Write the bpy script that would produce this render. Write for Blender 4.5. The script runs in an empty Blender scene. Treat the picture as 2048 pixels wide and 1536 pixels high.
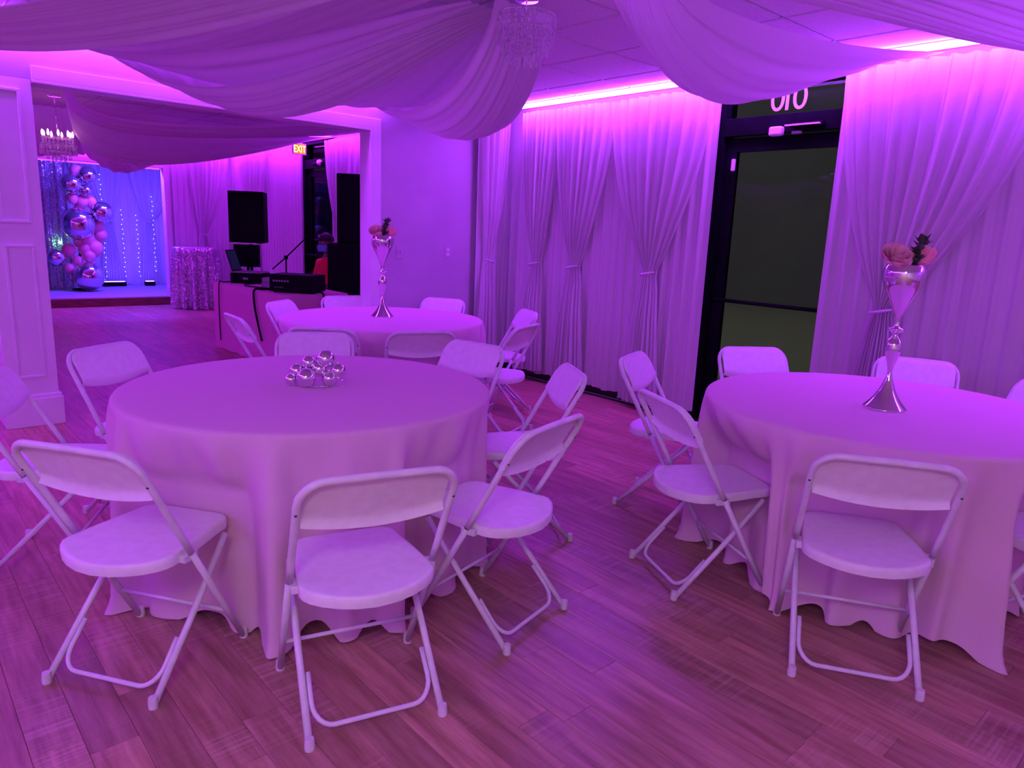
import bpy, bmesh, math, random
from mathutils import Vector, Matrix
random.seed(7)
PI = math.pi
scene = bpy.context.scene
COL = scene.collection

# ------------------------------------------------------------------ camera
F_PX, PITCH, ROLL, CAM_H, YAW = 1438.8, .208, .042, 1.455, 2.307
def cam_axes():
    fw = Vector((0, math.cos(PITCH), -math.sin(PITCH))); rt = Vector((1, 0, 0)); up = Vector((0, math.sin(PITCH), math.cos(PITCH)))
    r = rt*math.cos(ROLL) + up*math.sin(ROLL); u = -rt*math.sin(ROLL) + up*math.cos(ROLL)
    d1 = Vector((math.cos(YAW), math.sin(YAW), 0)); ex = Vector((math.sin(YAW), -math.cos(YAW), 0))
    room = lambda v: Vector((v.dot(ex), v.dot(d1), v.z))      # room axes: x towards the curtain wall, y along it
    return room(r), room(u), room(fw)
CR, CU, CF = cam_axes()
cd = bpy.data.cameras.new('camera'); cam = bpy.data.objects.new('camera', cd); COL.objects.link(cam)
cd.sensor_width = 36; cd.lens = F_PX/2048*36; cd.clip_start = .05; cd.clip_end = 200
cam.matrix_world = Matrix(((CR.x, CU.x, -CF.x, 0), (CR.y, CU.y, -CF.y, 0), (CR.z, CU.z, -CF.z, CAM_H), (0, 0, 0, 1)))
scene.camera = cam
def project(p):
    d = Vector(p) - Vector((0, 0, CAM_H)); z = d.dot(CF)
    if z < .05: return None
    return (1024 + F_PX*d.dot(CR)/z, 768 - F_PX*d.dot(CU)/z)

# ------------------------------------------------------------------ world, exposure
w = bpy.data.worlds.new('world'); scene.world = w; w.use_nodes = True
w.node_tree.nodes['Background'].inputs[0].default_value = (.84, .84, .84, 1)
w.node_tree.nodes['Background'].inputs[1].default_value = .62
vs = scene.view_settings
vs.view_transform = 'Standard'; vs.look = 'None'; vs.gamma = 1; vs.use_curve_mapping = False
vs.exposure = 0.04

# ------------------------------------------------------------------ light levels (used by the lamps' own builders)
LED_COL = (.385, .036, 1.0); LED_POWER = 88.0
LED2_COL = (.41, .016, 1.0); LED2_POWER = 48.0
FILL_COL = (1.0, .84, .68); FILL_POWER = 21.0
BLUE_POWER = 800.0

# ------------------------------------------------------------------ materials
def mat(name, base=(.8, .8, .8), rough=.5, metal=0, build=None, **kw):
    m = bpy.data.materials.new(name); m.use_nodes = True
    nt = m.node_tree; b = nt.nodes['Principled BSDF']
    b.inputs['Base Color'].default_value = (*base, 1); b.inputs['Roughness'].default_value = rough; b.inputs['Metallic'].default_value = metal
    for k, v in kw.items(): b.inputs[k.replace('_', ' ')].default_value = v
    if build: build(nt, b)
    return m
def node(nt, t, **kw):
    n = nt.nodes.new(t)
    for k, v in kw.items():
        if hasattr(n, k): setattr(n, k, v)
        else: n.inputs[k].default_value = v
    return n
def noise_tint(c0, c1, scale=6, detail=4, stretch=(1, 1, 1), bump=0, coord='Object', bscale=None):
    def f(nt, b):
        tc = node(nt, 'ShaderNodeTexCoord'); mp = node(nt, 'ShaderNodeMapping'); mp.inputs['Scale'].default_value = stretch
        nz = node(nt, 'ShaderNodeTexNoise'); nz.inputs['Scale'].default_value = scale; nz.inputs['Detail'].default_value = detail
        nt.links.new(tc.outputs[coord], mp.inputs[0]); nt.links.new(mp.outputs[0], nz.inputs['Vector'])
        r = node(nt, 'ShaderNodeValToRGB'); r.color_ramp.elements[0].position = .35; r.color_ramp.elements[1].position = .65
        r.color_ramp.elements[0].color = (*c0, 1); r.color_ramp.elements[1].color = (*c1, 1)
        nt.links.new(nz.outputs['Fac'], r.inputs[0]); nt.links.new(r.outputs[0], b.inputs['Base Color'])
        if bump:
            n2 = node(nt, 'ShaderNodeTexNoise'); n2.inputs['Scale'].default_value = bscale or scale*6
            nt.links.new(mp.outputs[0], n2.inputs['Vector'])
            bp = node(nt, 'ShaderNodeBump'); bp.inputs['Strength'].default_value = bump; bp.inputs['Distance'].default_value = .01
            nt.links.new(n2.outputs['Fac'], bp.inputs['Height']); nt.links.new(bp.outputs[0], b.inputs['Normal'])
    return f
def fabric(name, col, transl=.4, transp=0.0, weave=260, sheen=0):
    m = bpy.data.materials.new(name); m.use_nodes = True; nt = m.node_tree; nt.nodes.remove(nt.nodes['Principled BSDF'])
    out = nt.nodes['Material Output']
    d = node(nt, 'ShaderNodeBsdfDiffuse'); t = node(nt, 'ShaderNodeBsdfTranslucent')
    tc = node(nt, 'ShaderNodeTexCoord'); nz = node(nt, 'ShaderNodeTexNoise'); nz.inputs['Scale'].default_value = weave; nz.inputs['Detail'].default_value = 2
    nt.links.new(tc.outputs['Object'], nz.inputs['Vector'])
    r = node(nt, 'ShaderNodeValToRGB'); r.color_ramp.elements[0].color = (*[c*.93 for c in col], 1); r.color_ramp.elements[1].color = (*col, 1)
    nt.links.new(nz.outputs['Fac'], r.inputs[0])
    for s in (d, t): nt.links.new(r.outputs[0], s.inputs[0])
    mx = node(nt, 'ShaderNodeMixShader'); mx.inputs[0].default_value = transl
    nt.links.new(d.outputs[0], mx.inputs[1]); nt.links.new(t.outputs[0], mx.inputs[2]); last = mx
    if transp:
        tr = node(nt, 'ShaderNodeBsdfTransparent'); m2 = node(nt, 'ShaderNodeMixShader'); m2.inputs[0].default_value = transp
        nt.links.new(mx.outputs[0], m2.inputs[1]); nt.links.new(tr.outputs[0], m2.inputs[2]); last = m2
    nt.links.new(last.outputs[0], out.inputs[0])
    return m
def emit(name, col, power):
    m = bpy.data.materials.new(name); m.use_nodes = True; nt = m.node_tree; nt.nodes.remove(nt.nodes['Principled BSDF'])
    e = node(nt, 'ShaderNodeEmission'); e.inputs[0].default_value = (*col, 1); e.inputs[1].default_value = power
    nt.links.new(e.outputs[0], nt.nodes['Material Output'].inputs[0]); return m
def wood_plank(nt, b):
    tc = node(nt, 'ShaderNodeTexCoord'); oi = node(nt, 'ShaderNodeObjectInfo')
    at = node(nt, 'ShaderNodeAttribute'); at.attribute_name = 'tone'
    add = node(nt, 'ShaderNodeMath', operation='ADD'); nt.links.new(oi.outputs['Random'], add.inputs[0]); nt.links.new(at.outputs['Fac'], add.inputs[1])
    fr = node(nt, 'ShaderNodeMath', operation='FRACT'); nt.links.new(add.outputs[0], fr.inputs[0])
    geo = node(nt, 'ShaderNodeNewGeometry')
    off = node(nt, 'ShaderNodeCombineXYZ'); ml = node(nt, 'ShaderNodeMath', operation='MULTIPLY'); ml.inputs[1].default_value = 37
    nt.links.new(fr.outputs[0], ml.inputs[0]); nt.links.new(ml.outputs[0], off.inputs[2])
    va = node(nt, 'ShaderNodeVectorMath', operation='ADD'); nt.links.new(geo.outputs['Position'], va.inputs[0]); nt.links.new(off.outputs[0], va.inputs[1])
    mp = node(nt, 'ShaderNodeMapping'); mp.inputs['Scale'].default_value = (16, 1.3, 1); nt.links.new(va.outputs[0], mp.inputs[0])
    n1 = node(nt, 'ShaderNodeTexNoise'); n1.inputs['Scale'].default_value = 2.2; n1.inputs['Detail'].default_value = 7; n1.inputs['Roughness'].default_value = .62
    nt.links.new(mp.outputs[0], n1.inputs['Vector'])
    # saw marks across the board
    mp2 = node(nt, 'ShaderNodeMapping'); mp2.inputs['Scale'].default_value = (1.4, 62, 1); nt.links.new(va.outputs[0], mp2.inputs[0])
    n2 = node(nt, 'ShaderNodeTexNoise'); n2.inputs['Scale'].default_value = 1.6; n2.inputs['Detail'].default_value = 3; nt.links.new(mp2.outputs[0], n2.inputs['Vector'])
    n3 = node(nt, 'ShaderNodeTexNoise'); n3.inputs['Scale'].default_value = 1.7; n3.inputs['Detail'].default_value = 2; nt.links.new(va.outputs[0], n3.inputs['Vector'])
    msk = node(nt, 'ShaderNodeMapRange'); msk.inputs[1].default_value = .48; msk.inputs[2].default_value = .66; nt.links.new(n3.outputs['Fac'], msk.inputs[0])
    saw = node(nt, 'ShaderNodeMapRange'); saw.inputs[1].default_value = .45; saw.inputs[2].default_value = .7; nt.links.new(n2.outputs['Fac'], saw.inputs[0])
    sm = node(nt, 'ShaderNodeMath', operation='MULTIPLY'); nt.links.new(saw.outputs[0], sm.inputs[0]); nt.links.new(msk.outputs[0], sm.inputs[1])
    r = node(nt, 'ShaderNodeValToRGB'); e = r.color_ramp.elements
    e[0].position = .3; e[0].color = (.23, .105, .058, 1); e[1].position = .72; e[1].color = (.52, .31, .215, 1)
    nt.links.new(n1.outputs['Fac'], r.inputs[0])
    tn = node(nt, 'ShaderNodeMapRange'); tn.inputs[3].default_value = .82; tn.inputs[4].default_value = 1.16; nt.links.new(fr.outputs[0], tn.inputs[0])
    mc = node(nt, 'ShaderNodeMix', data_type='RGBA', blend_type='MULTIPLY'); mc.inputs[0].default_value = 1
    nt.links.new(r.outputs[0], mc.inputs[6]); nt.links.new(tn.outputs[0], mc.inputs[7])
    m2 = node(nt, 'ShaderNodeMix', data_type='RGBA'); m2.inputs[7].default_value = (.68, .48, .38, 1)
    sc = node(nt, 'ShaderNodeMath', operation='MULTIPLY'); sc.inputs[1].default_value = .42; nt.links.new(sm.outputs[0], sc.inputs[0])
    nt.links.new(sc.outputs[0], m2.inputs[0]); nt.links.new(mc.outputs[2], m2.inputs[6])
    nt.links.new(m2.outputs[2], b.inputs['Base Color'])
    rr = node(nt, 'ShaderNodeMapRange'); rr.inputs[3].default_value = .28; rr.inputs[4].default_value = .46; nt.links.new(n1.outputs['Fac'], rr.inputs[0]); nt.links.new(rr.outputs[0], b.inputs['Roughness'])
    bp = node(nt, 'ShaderNodeBump'); bp.inputs['Strength'].default_value = .12; bp.inputs['Distance'].default_value = .004; nt.links.new(n1.outputs['Fac'], bp.inputs['Height']); nt.links.new(bp.outputs[0], b.inputs['Normal'])
def sequin(nt, b):
    tc = node(nt, 'ShaderNodeTexCoord'); v = node(nt, 'ShaderNodeTexVoronoi'); v.inputs['Scale'].default_value = 70
    nt.links.new(tc.outputs['Object'], v.inputs['Vector'])
    g = node(nt, 'ShaderNodeNewGeometry'); vm = node(nt, 'ShaderNodeVectorMath', operation='SUBTRACT'); vm.inputs[1].default_value = (.5, .5, .5); nt.links.new(v.outputs['Color'], vm.inputs[0])
    sc = node(nt, 'ShaderNodeVectorMath', operation='SCALE'); sc.inputs['Scale'].default_value = .9; nt.links.new(vm.outputs[0], sc.inputs[0])
    ad = node(nt, 'ShaderNodeVectorMath', operation='ADD'); nt.links.new(g.outputs['Normal'], ad.inputs[0]); nt.links.new(sc.outputs[0], ad.inputs[1])
    nm = node(nt, 'ShaderNodeVectorMath', operation='NORMALIZE'); nt.links.new(ad.outputs[0], nm.inputs[0]); nt.links.new(nm.outputs[0], b.inputs['Normal'])
M = {
 'chair': mat('white_chair_plastic', (.80, .79, .77), .42, build=noise_tint((.78, .77, .75), (.83, .82, .80), 30, 3, bump=.05)),
 'chair_metal': mat('white_painted_steel', (.72, .72, .73), .33, build=noise_tint((.68, .68, .69), (.76, .76, .77), 25, 3)),
 'cap': mat('white_rubber_tip', (.70, .69, .68), .5, build=noise_tint((.66, .65, .64), (.74, .73, .72), 40, 2)),
 'dark_hole': mat('dark_rivet', (.03, .03, .035), .5, build=noise_tint((.02, .02, .025), (.04, .04, .045), 30, 2)),
 'cloth': fabric('blush_tablecloth', (.82, .59, .67), .12),
 'dj_cloth': fabric('rose_tablecloth', (.85, .38, .60), .12),
 'sheer': fabric('white_sheer_voile', (.84, .82, .82), .35, .10),
 'sheer_back': fabric('white_voile_backing', (.80, .78, .78), .25),
 'swag': fabric('white_ceiling_chiffon', (.84, .82, .82), .48),
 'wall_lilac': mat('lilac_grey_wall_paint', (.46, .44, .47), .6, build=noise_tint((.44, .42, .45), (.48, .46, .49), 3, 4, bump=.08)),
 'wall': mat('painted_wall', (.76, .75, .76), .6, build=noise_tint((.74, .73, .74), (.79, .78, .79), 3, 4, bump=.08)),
 'trim': mat('white_trim_paint', (.78, .77, .77), .4, build=noise_tint((.76, .75, .75), (.80, .79, .79), 4, 3)),
 'tile': mat('ceiling_tile', (.78, .77, .76), .85, build=noise_tint((.73, .72, .71), (.82, .81, .80), 55, 5, bump=.35)),
 'tbar': mat('ceiling_grid_steel', (.55, .55, .55), .5, build=noise_tint((.52, .52, .52), (.58, .58, .58), 8, 2)),
 'plank': mat('washed_oak_plank', rough=.38, build=wood_plank),
 'black_metal': mat('black_anodised_frame', (.007, .007, .008), .42, Specular_IOR_Level=.03, build=noise_tint((.004, .004, .005), (.006, .009, .010), 6, 3)),
 'black_plastic': mat('black_cabinet', (.006, .006, .007), .6, Specular_IOR_Level=.06, build=noise_tint((.005, .005, .006), (.008, .008, .009), 60, 3, bump=.1)),
 'grille': mat('speaker_grille', (.006, .006, .007), .7, Specular_IOR_Level=.06, build=noise_tint((.003, .003, .004), (.010, .010, .011), 420, 1)),
 'chrome': mat('mirror_silver', (.82, .82, .84), .06, 1, build=noise_tint((.79, .79, .81), (.85, .85, .87), 5, 2)),
 'foil': mat('silver_foil_balloon', (.72, .70, .74), .10, 1, build=noise_tint((.68, .66, .70), (.76, .74, .78), 3, 3, bump=.03)),
 'pink_latex': mat('pink_latex_balloon', (.85, .30, .36), .35, build=noise_tint((.83, .28, .34), (.88, .33, .39), 5, 2)),
 'silver_thread': mat('silver_sequin_cloth', (.58, .56, .60), .28, .8, build=sequin),
 'rose': mat('coral_rose_petal', (.85, .32, .33), .6, build=noise_tint((.80, .25, .28), (.90, .48, .44), 22, 3)),
 'rose_pale': mat('pale_pink_petal', (.86, .52, .50), .6, build=noise_tint((.80, .42, .42), (.90, .62, .58), 22, 3)),
 'leaf': mat('dark_green_leaf', (.05, .09, .05), .55, build=noise_tint((.035, .065, .035), (.075, .12, .065), 18, 3)),
 'dark_wood': mat('stage_riser_wood', (.20, .07, .05), .5, build=noise_tint((.15, .05, .04), (.25, .09, .06), 5, 4, (1, 8, 8))),
 'stage_top': mat('stage_carpet', (.38, .33, .40), .8, build=noise_tint((.34, .29, .36), (.42, .37, .44), 40, 3)),
 'asphalt': mat('outdoor_paving', (.20, .20, .165), .9, build=noise_tint((.19, .19, .155), (.215, .215, .178), 2, 5)),
 'far_wall': mat('outdoor_facade', (.15, .143, .165), .8, build=noise_tint((.138, .132, .152), (.162, .155, .178), .6, 4)),
 'baseblack': mat('black_kick_plate', (.015, .014, .015), .5, build=noise_tint((.012, .011, .012), (.02, .018, .02), 5, 3)),
 'skin': mat('skin', (.20, .11, .075), .5, build=noise_tint((.18, .10, .068), (.22, .125, .085), 14, 3)),
 'red_shirt': mat('red_knit_shirt', (.75, .03, .02), .75, build=noise_tint((.68, .025, .018), (.80, .04, .028), 60, 3)),
 'jeans': mat('dark_trousers', (.02, .022, .035), .8, build=noise_tint((.016, .018, .03), (.028, .03, .045), 60, 3)),
 'mask': mat('blue_face_mask', (.22, .38, .75), .7, build=noise_tint((.20, .36, .72), (.25, .41, .78), 60, 2)),
 'cap_black': mat('black_cap_cloth', (.015, .013, .016), .7, build=noise_tint((.011, .010, .012), (.02, .018, .021), 60, 2)),
 'grey_plastic': mat('grey_equipment_case', (.30, .29, .31), .4, build=noise_tint((.27, .26, .28), (.33, .32, .34), 30, 2)),
 'white_plastic': mat('white_plastic', (.78, .77, .77), .4, build=noise_tint((.75, .74, .74), (.81, .80, .80), 20, 2)),
 'plate': mat('ivory_wall_plate', (.48, .46, .48), .35, build=noise_tint((.45, .43, .45), (.51, .49, .51), 20, 2)),
 'screen': emit('laptop_screen_glow', (.010, .006, .045), 1.0),
 'exit_face': emit('exit_sign_letters', (1.0, .62, .22), 5.0), 'exit_glow': emit('exit_sign_face', (1.0, .22, .03), 1.1),
 'led': emit('violet_led_strip', LED_COL, LED_POWER),
 'led_side': emit('violet_led_strip_dimmed', LED_COL, LED_POWER*.6),
 'blue_soft': emit('blue_stage_lens_dimmed', (.11, .035, 1.0), BLUE_POWER*.07),
 'led2': emit('magenta_led_strip', LED2_COL, LED2_POWER),
 'led_dim': emit('violet_led_bar', LED_COL, 3.0),
 'fill': emit('fill_panel_glow', FILL_COL, FILL_POWER),
 'blue': emit('blue_stage_fill', (.11, .035, 1.0), BLUE_POWER),
 'fairy': emit('fairy_light_bead', (.35, .5, 1.0), 3.5),
 'green_led': emit('green_pin_led', (.3, 1.0, .6), 14),
 'bulb': emit('chandelier_bulb', (1.0, .35, .75), 9),
}
def glass_mat(name, tint, ior=1.45, rough=0):
    m = bpy.data.materials.new(name); m.use_nodes = True; nt = m.node_tree; nt.nodes.remove(nt.nodes['Principled BSDF'])
    t = node(nt, 'ShaderNodeBsdfTransparent'); t.inputs[0].default_value = (*tint, 1); g = node(nt, 'ShaderNodeBsdfGlossy'); g.inputs['Roughness'].default_value = rough
    mx = node(nt, 'ShaderNodeMixShader'); fr = node(nt, 'ShaderNodeFresnel'); fr.inputs[0].default_value = ior
    nt.links.new(fr.outputs[0], mx.inputs[0]); nt.links.new(t.outputs[0], mx.inputs[1]); nt.links.new(g.outputs[0], mx.inputs[2]); nt.links.new(mx.outputs[0], nt.nodes['Material Output'].inputs[0])
    return m
M['glass'] = glass_mat('tinted_door_glass', (.56, .57, .54), ior=1.16)
M['crystal'] = fabric('acrylic_crystal', (.92, .92, .94), .6, .62)
def _crystal_gloss():
    nt = M['crystal'].node_tree; out = nt.nodes['Material Output']; src = out.inputs[0].links[0].from_socket
    g = node(nt, 'ShaderNodeBsdfGlossy'); g.inputs['Roughness'].default_value = .08
    mx = node(nt, 'ShaderNodeMixShader'); mx.inputs[0].default_value = .10
    nt.links.new(src, mx.inputs[1]); nt.links.new(g.outputs[0], mx.inputs[2]); nt.links.new(mx.outputs[0], out.inputs[0])
_crystal_gloss()
M['number'] = mat('vinyl_numerals', (.80, .72, .76), .5, build=noise_tint((.77, .69, .73), (.83, .75, .79), 20, 2))

# ------------------------------------------------------------------ mesh helpers
def link(name, me, material, parent=None, smooth=False):
    o = bpy.data.objects.new(name, me); COL.objects.link(o)
    if material is not None and not me.materials: me.materials.append(M[material] if isinstance(material, str) else material)
    if smooth and me.polygons: me.polygons.foreach_set('use_smooth', [True]*len(me.polygons))
    if parent: o.parent = parent
    return o
def pymesh(name, v, f):
    me = bpy.data.meshes.new(name); me.from_pydata([tuple(p) for p in v], [], f); me.update(); return me
class MB:
    def __init__(s): s.v = []; s.f = []
    def add(s, v, f):
        n = len(s.v); s.v += [tuple(p) for p in v]; s.f += [tuple(i+n for i in q) for q in f]; return s
    def box(s, x0, x1, y0, y1, z0, z1, rot=None):
        v = [(x, y, z) for z in (z0, z1) for y in (y0, y1) for x in (x0, x1)]
        if rot: v = [rot(p) for p in v]
        return s.add(v, [(0, 2, 3, 1), (4, 5, 7, 6), (0, 1, 5, 4), (2, 6, 7, 3), (0, 4, 6, 2), (1, 3, 7, 5)])
    def tube(s, pts, r, n=10, cap=True):
        pts = [Vector(p) for p in pts]; rs = r if isinstance(r, (list, tuple)) else [r]*len(pts)
        t = [(pts[min(i+1, len(pts)-1)]-pts[max(i-1, 0)]).normalized() for i in range(len(pts))]
        a = Vector((0, 0, 1)) if abs(t[0].z) < .9 else Vector((1, 0, 0)); nx = t[0].cross(a).normalized(); v = []
        for i, p in enumerate(pts):
            nx = (nx - t[i]*nx.dot(t[i])).normalized(); ny = t[i].cross(nx)
            for k in range(n):
                an = 2*PI*k/n; v.append(p + nx*math.cos(an)*rs[i] + ny*math.sin(an)*rs[i])
        f = [(i*n+k, i*n+(k+1) % n, (i+1)*n+(k+1) % n, (i+1)*n+k) for i in range(len(pts)-1) for k in range(n)]
        if cap: f += [tuple(range(n-1, -1, -1)), tuple((len(pts)-1)*n+k for k in range(n))]
        return s.add(v, f)
    def lathe(s, prof, n=32, c=(0, 0, 0), capb=True, capt=True):
        v = [(c[0]+r*math.cos(2*PI*k/n), c[1]+r*math.sin(2*PI*k/n), c[2]+z) for r, z in prof for k in range(n)]
        f = [(i*n+k, i*n+(k+1) % n, (i+1)*n+(k+1) % n, (i+1)*n+k) for i in range(len(prof)-1) for k in range(n)]
        if capb: f.append(tuple(range(n-1, -1, -1)))
        if capt: f.append(tuple((len(prof)-1)*n+k for k in range(n)))
        return s.add(v, f)
    def sphere(s, c, r, n=20, m=12, sq=(1, 1, 1)):
        v = [(c[0], c[1], c[2]-r*sq[2])]
        for i in range(1, m):
            th = -PI/2 + PI*i/m
            for k in range(n): v.append((c[0]+r*sq[0]*math.cos(th)*math.cos(2*PI*k/n), c[1]+r*sq[1]*math.cos(th)*math.sin(2*PI*k/n), c[2]+r*sq[2]*math.sin(th)))
        v.append((c[0], c[1], c[2]+r*sq[2])); f = []
        for k in range(n):
            f.append((0, 1+(k+1) % n, 1+k)); f.append((len(v)-1, 1+(m-2)*n+k, 1+(m-2)*n+(k+1) % n))
        f += [(1+i*n+k, 1+i*n+(k+1) % n, 1+(i+1)*n+(k+1) % n, 1+(i+1)*n+k) for i in range(m-2) for k in range(n)]
        return s.add(v, f)
    def grid(s, fn, nu, nv):
        v = [fn(i/nu, j/nv) for i in range(nu+1) for j in range(nv+1)]
        f = [(i*(nv+1)+j, (i+1)*(nv+1)+j, (i+1)*(nv+1)+j+1, i*(nv+1)+j+1) for i in range(nu) for j in range(nv)]
        return s.add(v, f)
    def prism(s, outline, z0, z1):
        n = len(outline); v = [(x, y, z0) for x, y in outline] + [(x, y, z1) for x, y in outline]
        return s.add(v, [tuple(range(n-1, -1, -1)), tuple(range(n, 2*n))] + [(k, (k+1) % n, n+(k+1) % n, n+k) for k in range(n)])
    def mesh(s, name): return pymesh(name, s.v, s.f)
    def build(s, name, material, parent=None, smooth=False, bevel=0):
        me = s.mesh(name)
        if bevel:
            bm = bmesh.new(); bm.from_mesh(me)
            bmesh.ops.bevel(bm, geom=[e for e in bm.edges if len(e.link_faces) == 2 and e.calc_face_angle() > .6], offset=bevel, segments=2, affect='EDGES', profile=.5)
            bm.to_mesh(me); bm.free()
        return link(name, me, material, parent, smooth)
def smooth_angle(o, deg=40):
    me = o.data; me.polygons.foreach_set('use_smooth', [True]*len(me.polygons)); me.set_sharp_from_angle(angle=math.radians(deg)); return o
def tag(o, label, cat, group=None, kind=None):
    o['label'] = label; o['category'] = cat
    if group: o['group'] = group
    if kind: o['kind'] = kind
    return o
def thing(name, label, cat, loc=(0, 0, 0), rz=0, group=None):
    o = bpy.data.objects.new(name, None); COL.objects.link(o); o.location = loc; o.rotation_euler = (0, 0, rz); o.empty_display_size = .1
    return tag(o, label, cat, group)
def struct(o, label=None, cat=None):
    o['kind'] = 'structure'
    if label: o['label'] = label
    if cat: o['category'] = cat
    return o
def dup_tree(root, parent=None):
    r = root.copy(); COL.objects.link(r)
    if parent: r.parent = parent
    for c in root.children: dup_tree(c, r)
    return r
def recenter(o):
    """move the origin of a top-level mesh to the middle of its base"""
    me = o.data; xs = [v.co for v in me.vertices]
    c = Vector((sum(p.x for p in xs)/len(xs), sum(p.y for p in xs)/len(xs), min(p.z for p in xs)))
    me.transform(Matrix.Translation(-c)); o.location = o.location + c; return o

# ================================================================== the room
XW, YP, ZC = 5.05, 5.78, 2.64          # curtain wall, partition face, ceiling
XL, YB, YF = -2.3, -2.8, 13.10         # left wall, back wall, stage wall
YS = 15.95                             # back of the stage room
# --- floor: slab + planks
fl = struct(MB().box(XL-.15, XW+.2, YB-.15, YS+.15, -.12, -.014).build('floor', 'baseblack'), 'washed oak plank floor running through both rooms', 'floor')
PW, PL = .125, 1.22
pbm = MB().box(-PW/2+.0004, PW/2-.0004, -PL/2+.0004, PL/2-.0004, -.014, 0)
plank_me = pbm.mesh('plank')
bm = bmesh.new(); bm.from_mesh(plank_me)
bmesh.ops.bevel(bm, geom=[e for e in bm.edges if min(v.co.z for v in e.verts) > -.001], offset=.0012, segments=1, affect='EDGES'); bm.to_mesh(plank_me); bm.free()
plank_me.materials.append(M['plank'])
cells = []
nrow = int((XW-XL)/PW)+1
for i in range(nrow):
    x = XL + PW*(i+.5); y = YB - random.random()*PL
    if x + PW/2 > XW + .02: continue
    while y < YF - .05:
        a, b = max(y, YB), min(y+PL, YF)
        if b-a > .08: cells.append((x, a, b))
        y += PL
def area(c):
    q = [project((c[0]+sx*PW/2, yy, 0)) for sx, yy in ((-1, c[1]), (1, c[1]), (1, c[2]), (-1, c[2]))]
    if any(k is None for k in q): return 0
    if max(k[0] for k in q) < 0 or min(k[0] for k in q) > 2048 or min(k[1] for k in q) > 1536: return 0
    return abs(sum(q[k][0]*q[(k+1) % 4][1]-q[(k+1) % 4][0]*q[k][1] for k in range(4)))/2
cells.sort(key=area, reverse=True)
rest = MB(); tones = []
for k, (x, a, b) in enumerate(cells):
    if k < 298:
        o = bpy.data.objects.new('plank', plank_me); COL.objects.link(o); o.parent = fl; o.location = (x, (a+b)/2, 0); o.scale = (1, (b-a)/PL, 1)
    else:
        rest.box(x-PW/2+.001, x+PW/2-.001, a+.001, b-.001, -.014, 0); tones += [random.random()]*8
ro = rest.build('far_planks', 'plank', fl); ro['kind'] = 'stuff'
at = ro.data.attributes.new('tone', 'FLOAT', 'POINT'); at.data.foreach_set('value', tones)
# --- ceiling: slab, grid, tiles
ce = struct(MB().box(XL-.15, XW+.2, YB-.15, YS+.15, ZC+.03, ZC+.18).build('ceiling', 'tbar'), 'suspended ceiling of square white tiles behind the draped fabric', 'ceiling')
TS = .61; gx, gy = 4.452, 4.024
tb = MB()
x0 = gx - TS*math.floor((gx-XL)/TS) - TS; y0 = gy - TS*math.floor((gy-YB)/TS) - TS
tile_me = {}
xs = [x0+TS*i for i in range(40)]; ys = [y0+TS*i for i in range(60)]
for x in xs:
    if XL+.02 < x < XW-.02: tb.box(x-.012, x+.012, YB, YS, ZC+.012, ZC+.035)
for y in ys:
    if YB+.02 < y < YS-.02: tb.box(XL, XW, y-.012, y+.012, ZC+.012, ZC+.034)
tb.build('grid_bar', 'tbar', ce)
ntile = 0; farm = MB()
for x in xs:
    for y in ys:
        a, b, c, d = max(x+.009, XL), min(x+TS-.009, XW), max(y+.009, YB), min(y+TS-.009, YF)
        if b-a < .03 or d-c < .03 or x > XW or y > YF: continue
        if .5 < x and 1.0 < y < YP:
            key = (round(b-a, 3), round(d-c, 3))
            if key not in tile_me:
                me = MB().box(-(b-a)/2, (b-a)/2, -(d-c)/2, (d-c)/2, 0, .03).mesh('ceiling_tile')
                bm = bmesh.new(); bm.from_mesh(me)
                bmesh.ops.bevel(bm, geom=[e for e in bm.edges if max(v.co.z for v in e.verts) < .001], offset=.007, segments=1, affect='EDGES'); bm.to_mesh(me); bm.free()
                me.materials.append(M['tile']); tile_me[key] = me
            o = bpy.data.objects.new('ceiling_tile', tile_me[key]); COL.objects.link(o); o.parent = ce; o.location = ((a+b)/2, (c+d)/2, ZC); ntile += 1
        else: farm.box(a, b, c, d, ZC, ZC+.03)
fo = farm.build('far_ceiling_tiles', 'tile', ce); fo['kind'] = 'stuff'
# --- walls
D1 = (2.22, 3.30); D2 = (9.36, 10.34); ZD = 2.62
wr = MB()
for a, b in ((YB-.15, D1[0]), (D1[1], D2[0]), (D2[1], YS+.15)): wr.box(XW, XW+.15, a, b, -.12, ZC+.03)
for a, b in (D1, D2): wr.box(XW, XW+.15, a, b, ZD, ZC+.03)
struct(wr.build('wall_right', 'wall'), 'long wall behind the sheer white curtains', 'wall')
struct(MB().box(XL-.15, XL, YB-.15, YS+.15, -.12, ZC+.03).build('wall_left', 'wall'), 'painted wall on the left side of the hall', 'wall')
struct(MB().box(XL, XW, YB-.15, YB, -.12, ZC+.03).build('wall_back', 'wall'), 'painted wall behind the camera', 'wall')
struct(MB().box(XL, XW, YS, YS+.15, -.12, ZC+.03).build('wall_stage', 'wall'), 'rear wall of the stage recess', 'wall')
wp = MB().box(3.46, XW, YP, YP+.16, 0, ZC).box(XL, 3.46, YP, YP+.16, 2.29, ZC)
wpo = struct(wp.build('wall_partition', 'wall_lilac'), 'violet lit partition wall with the wide opening to the dance floor', 'wall')
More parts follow.
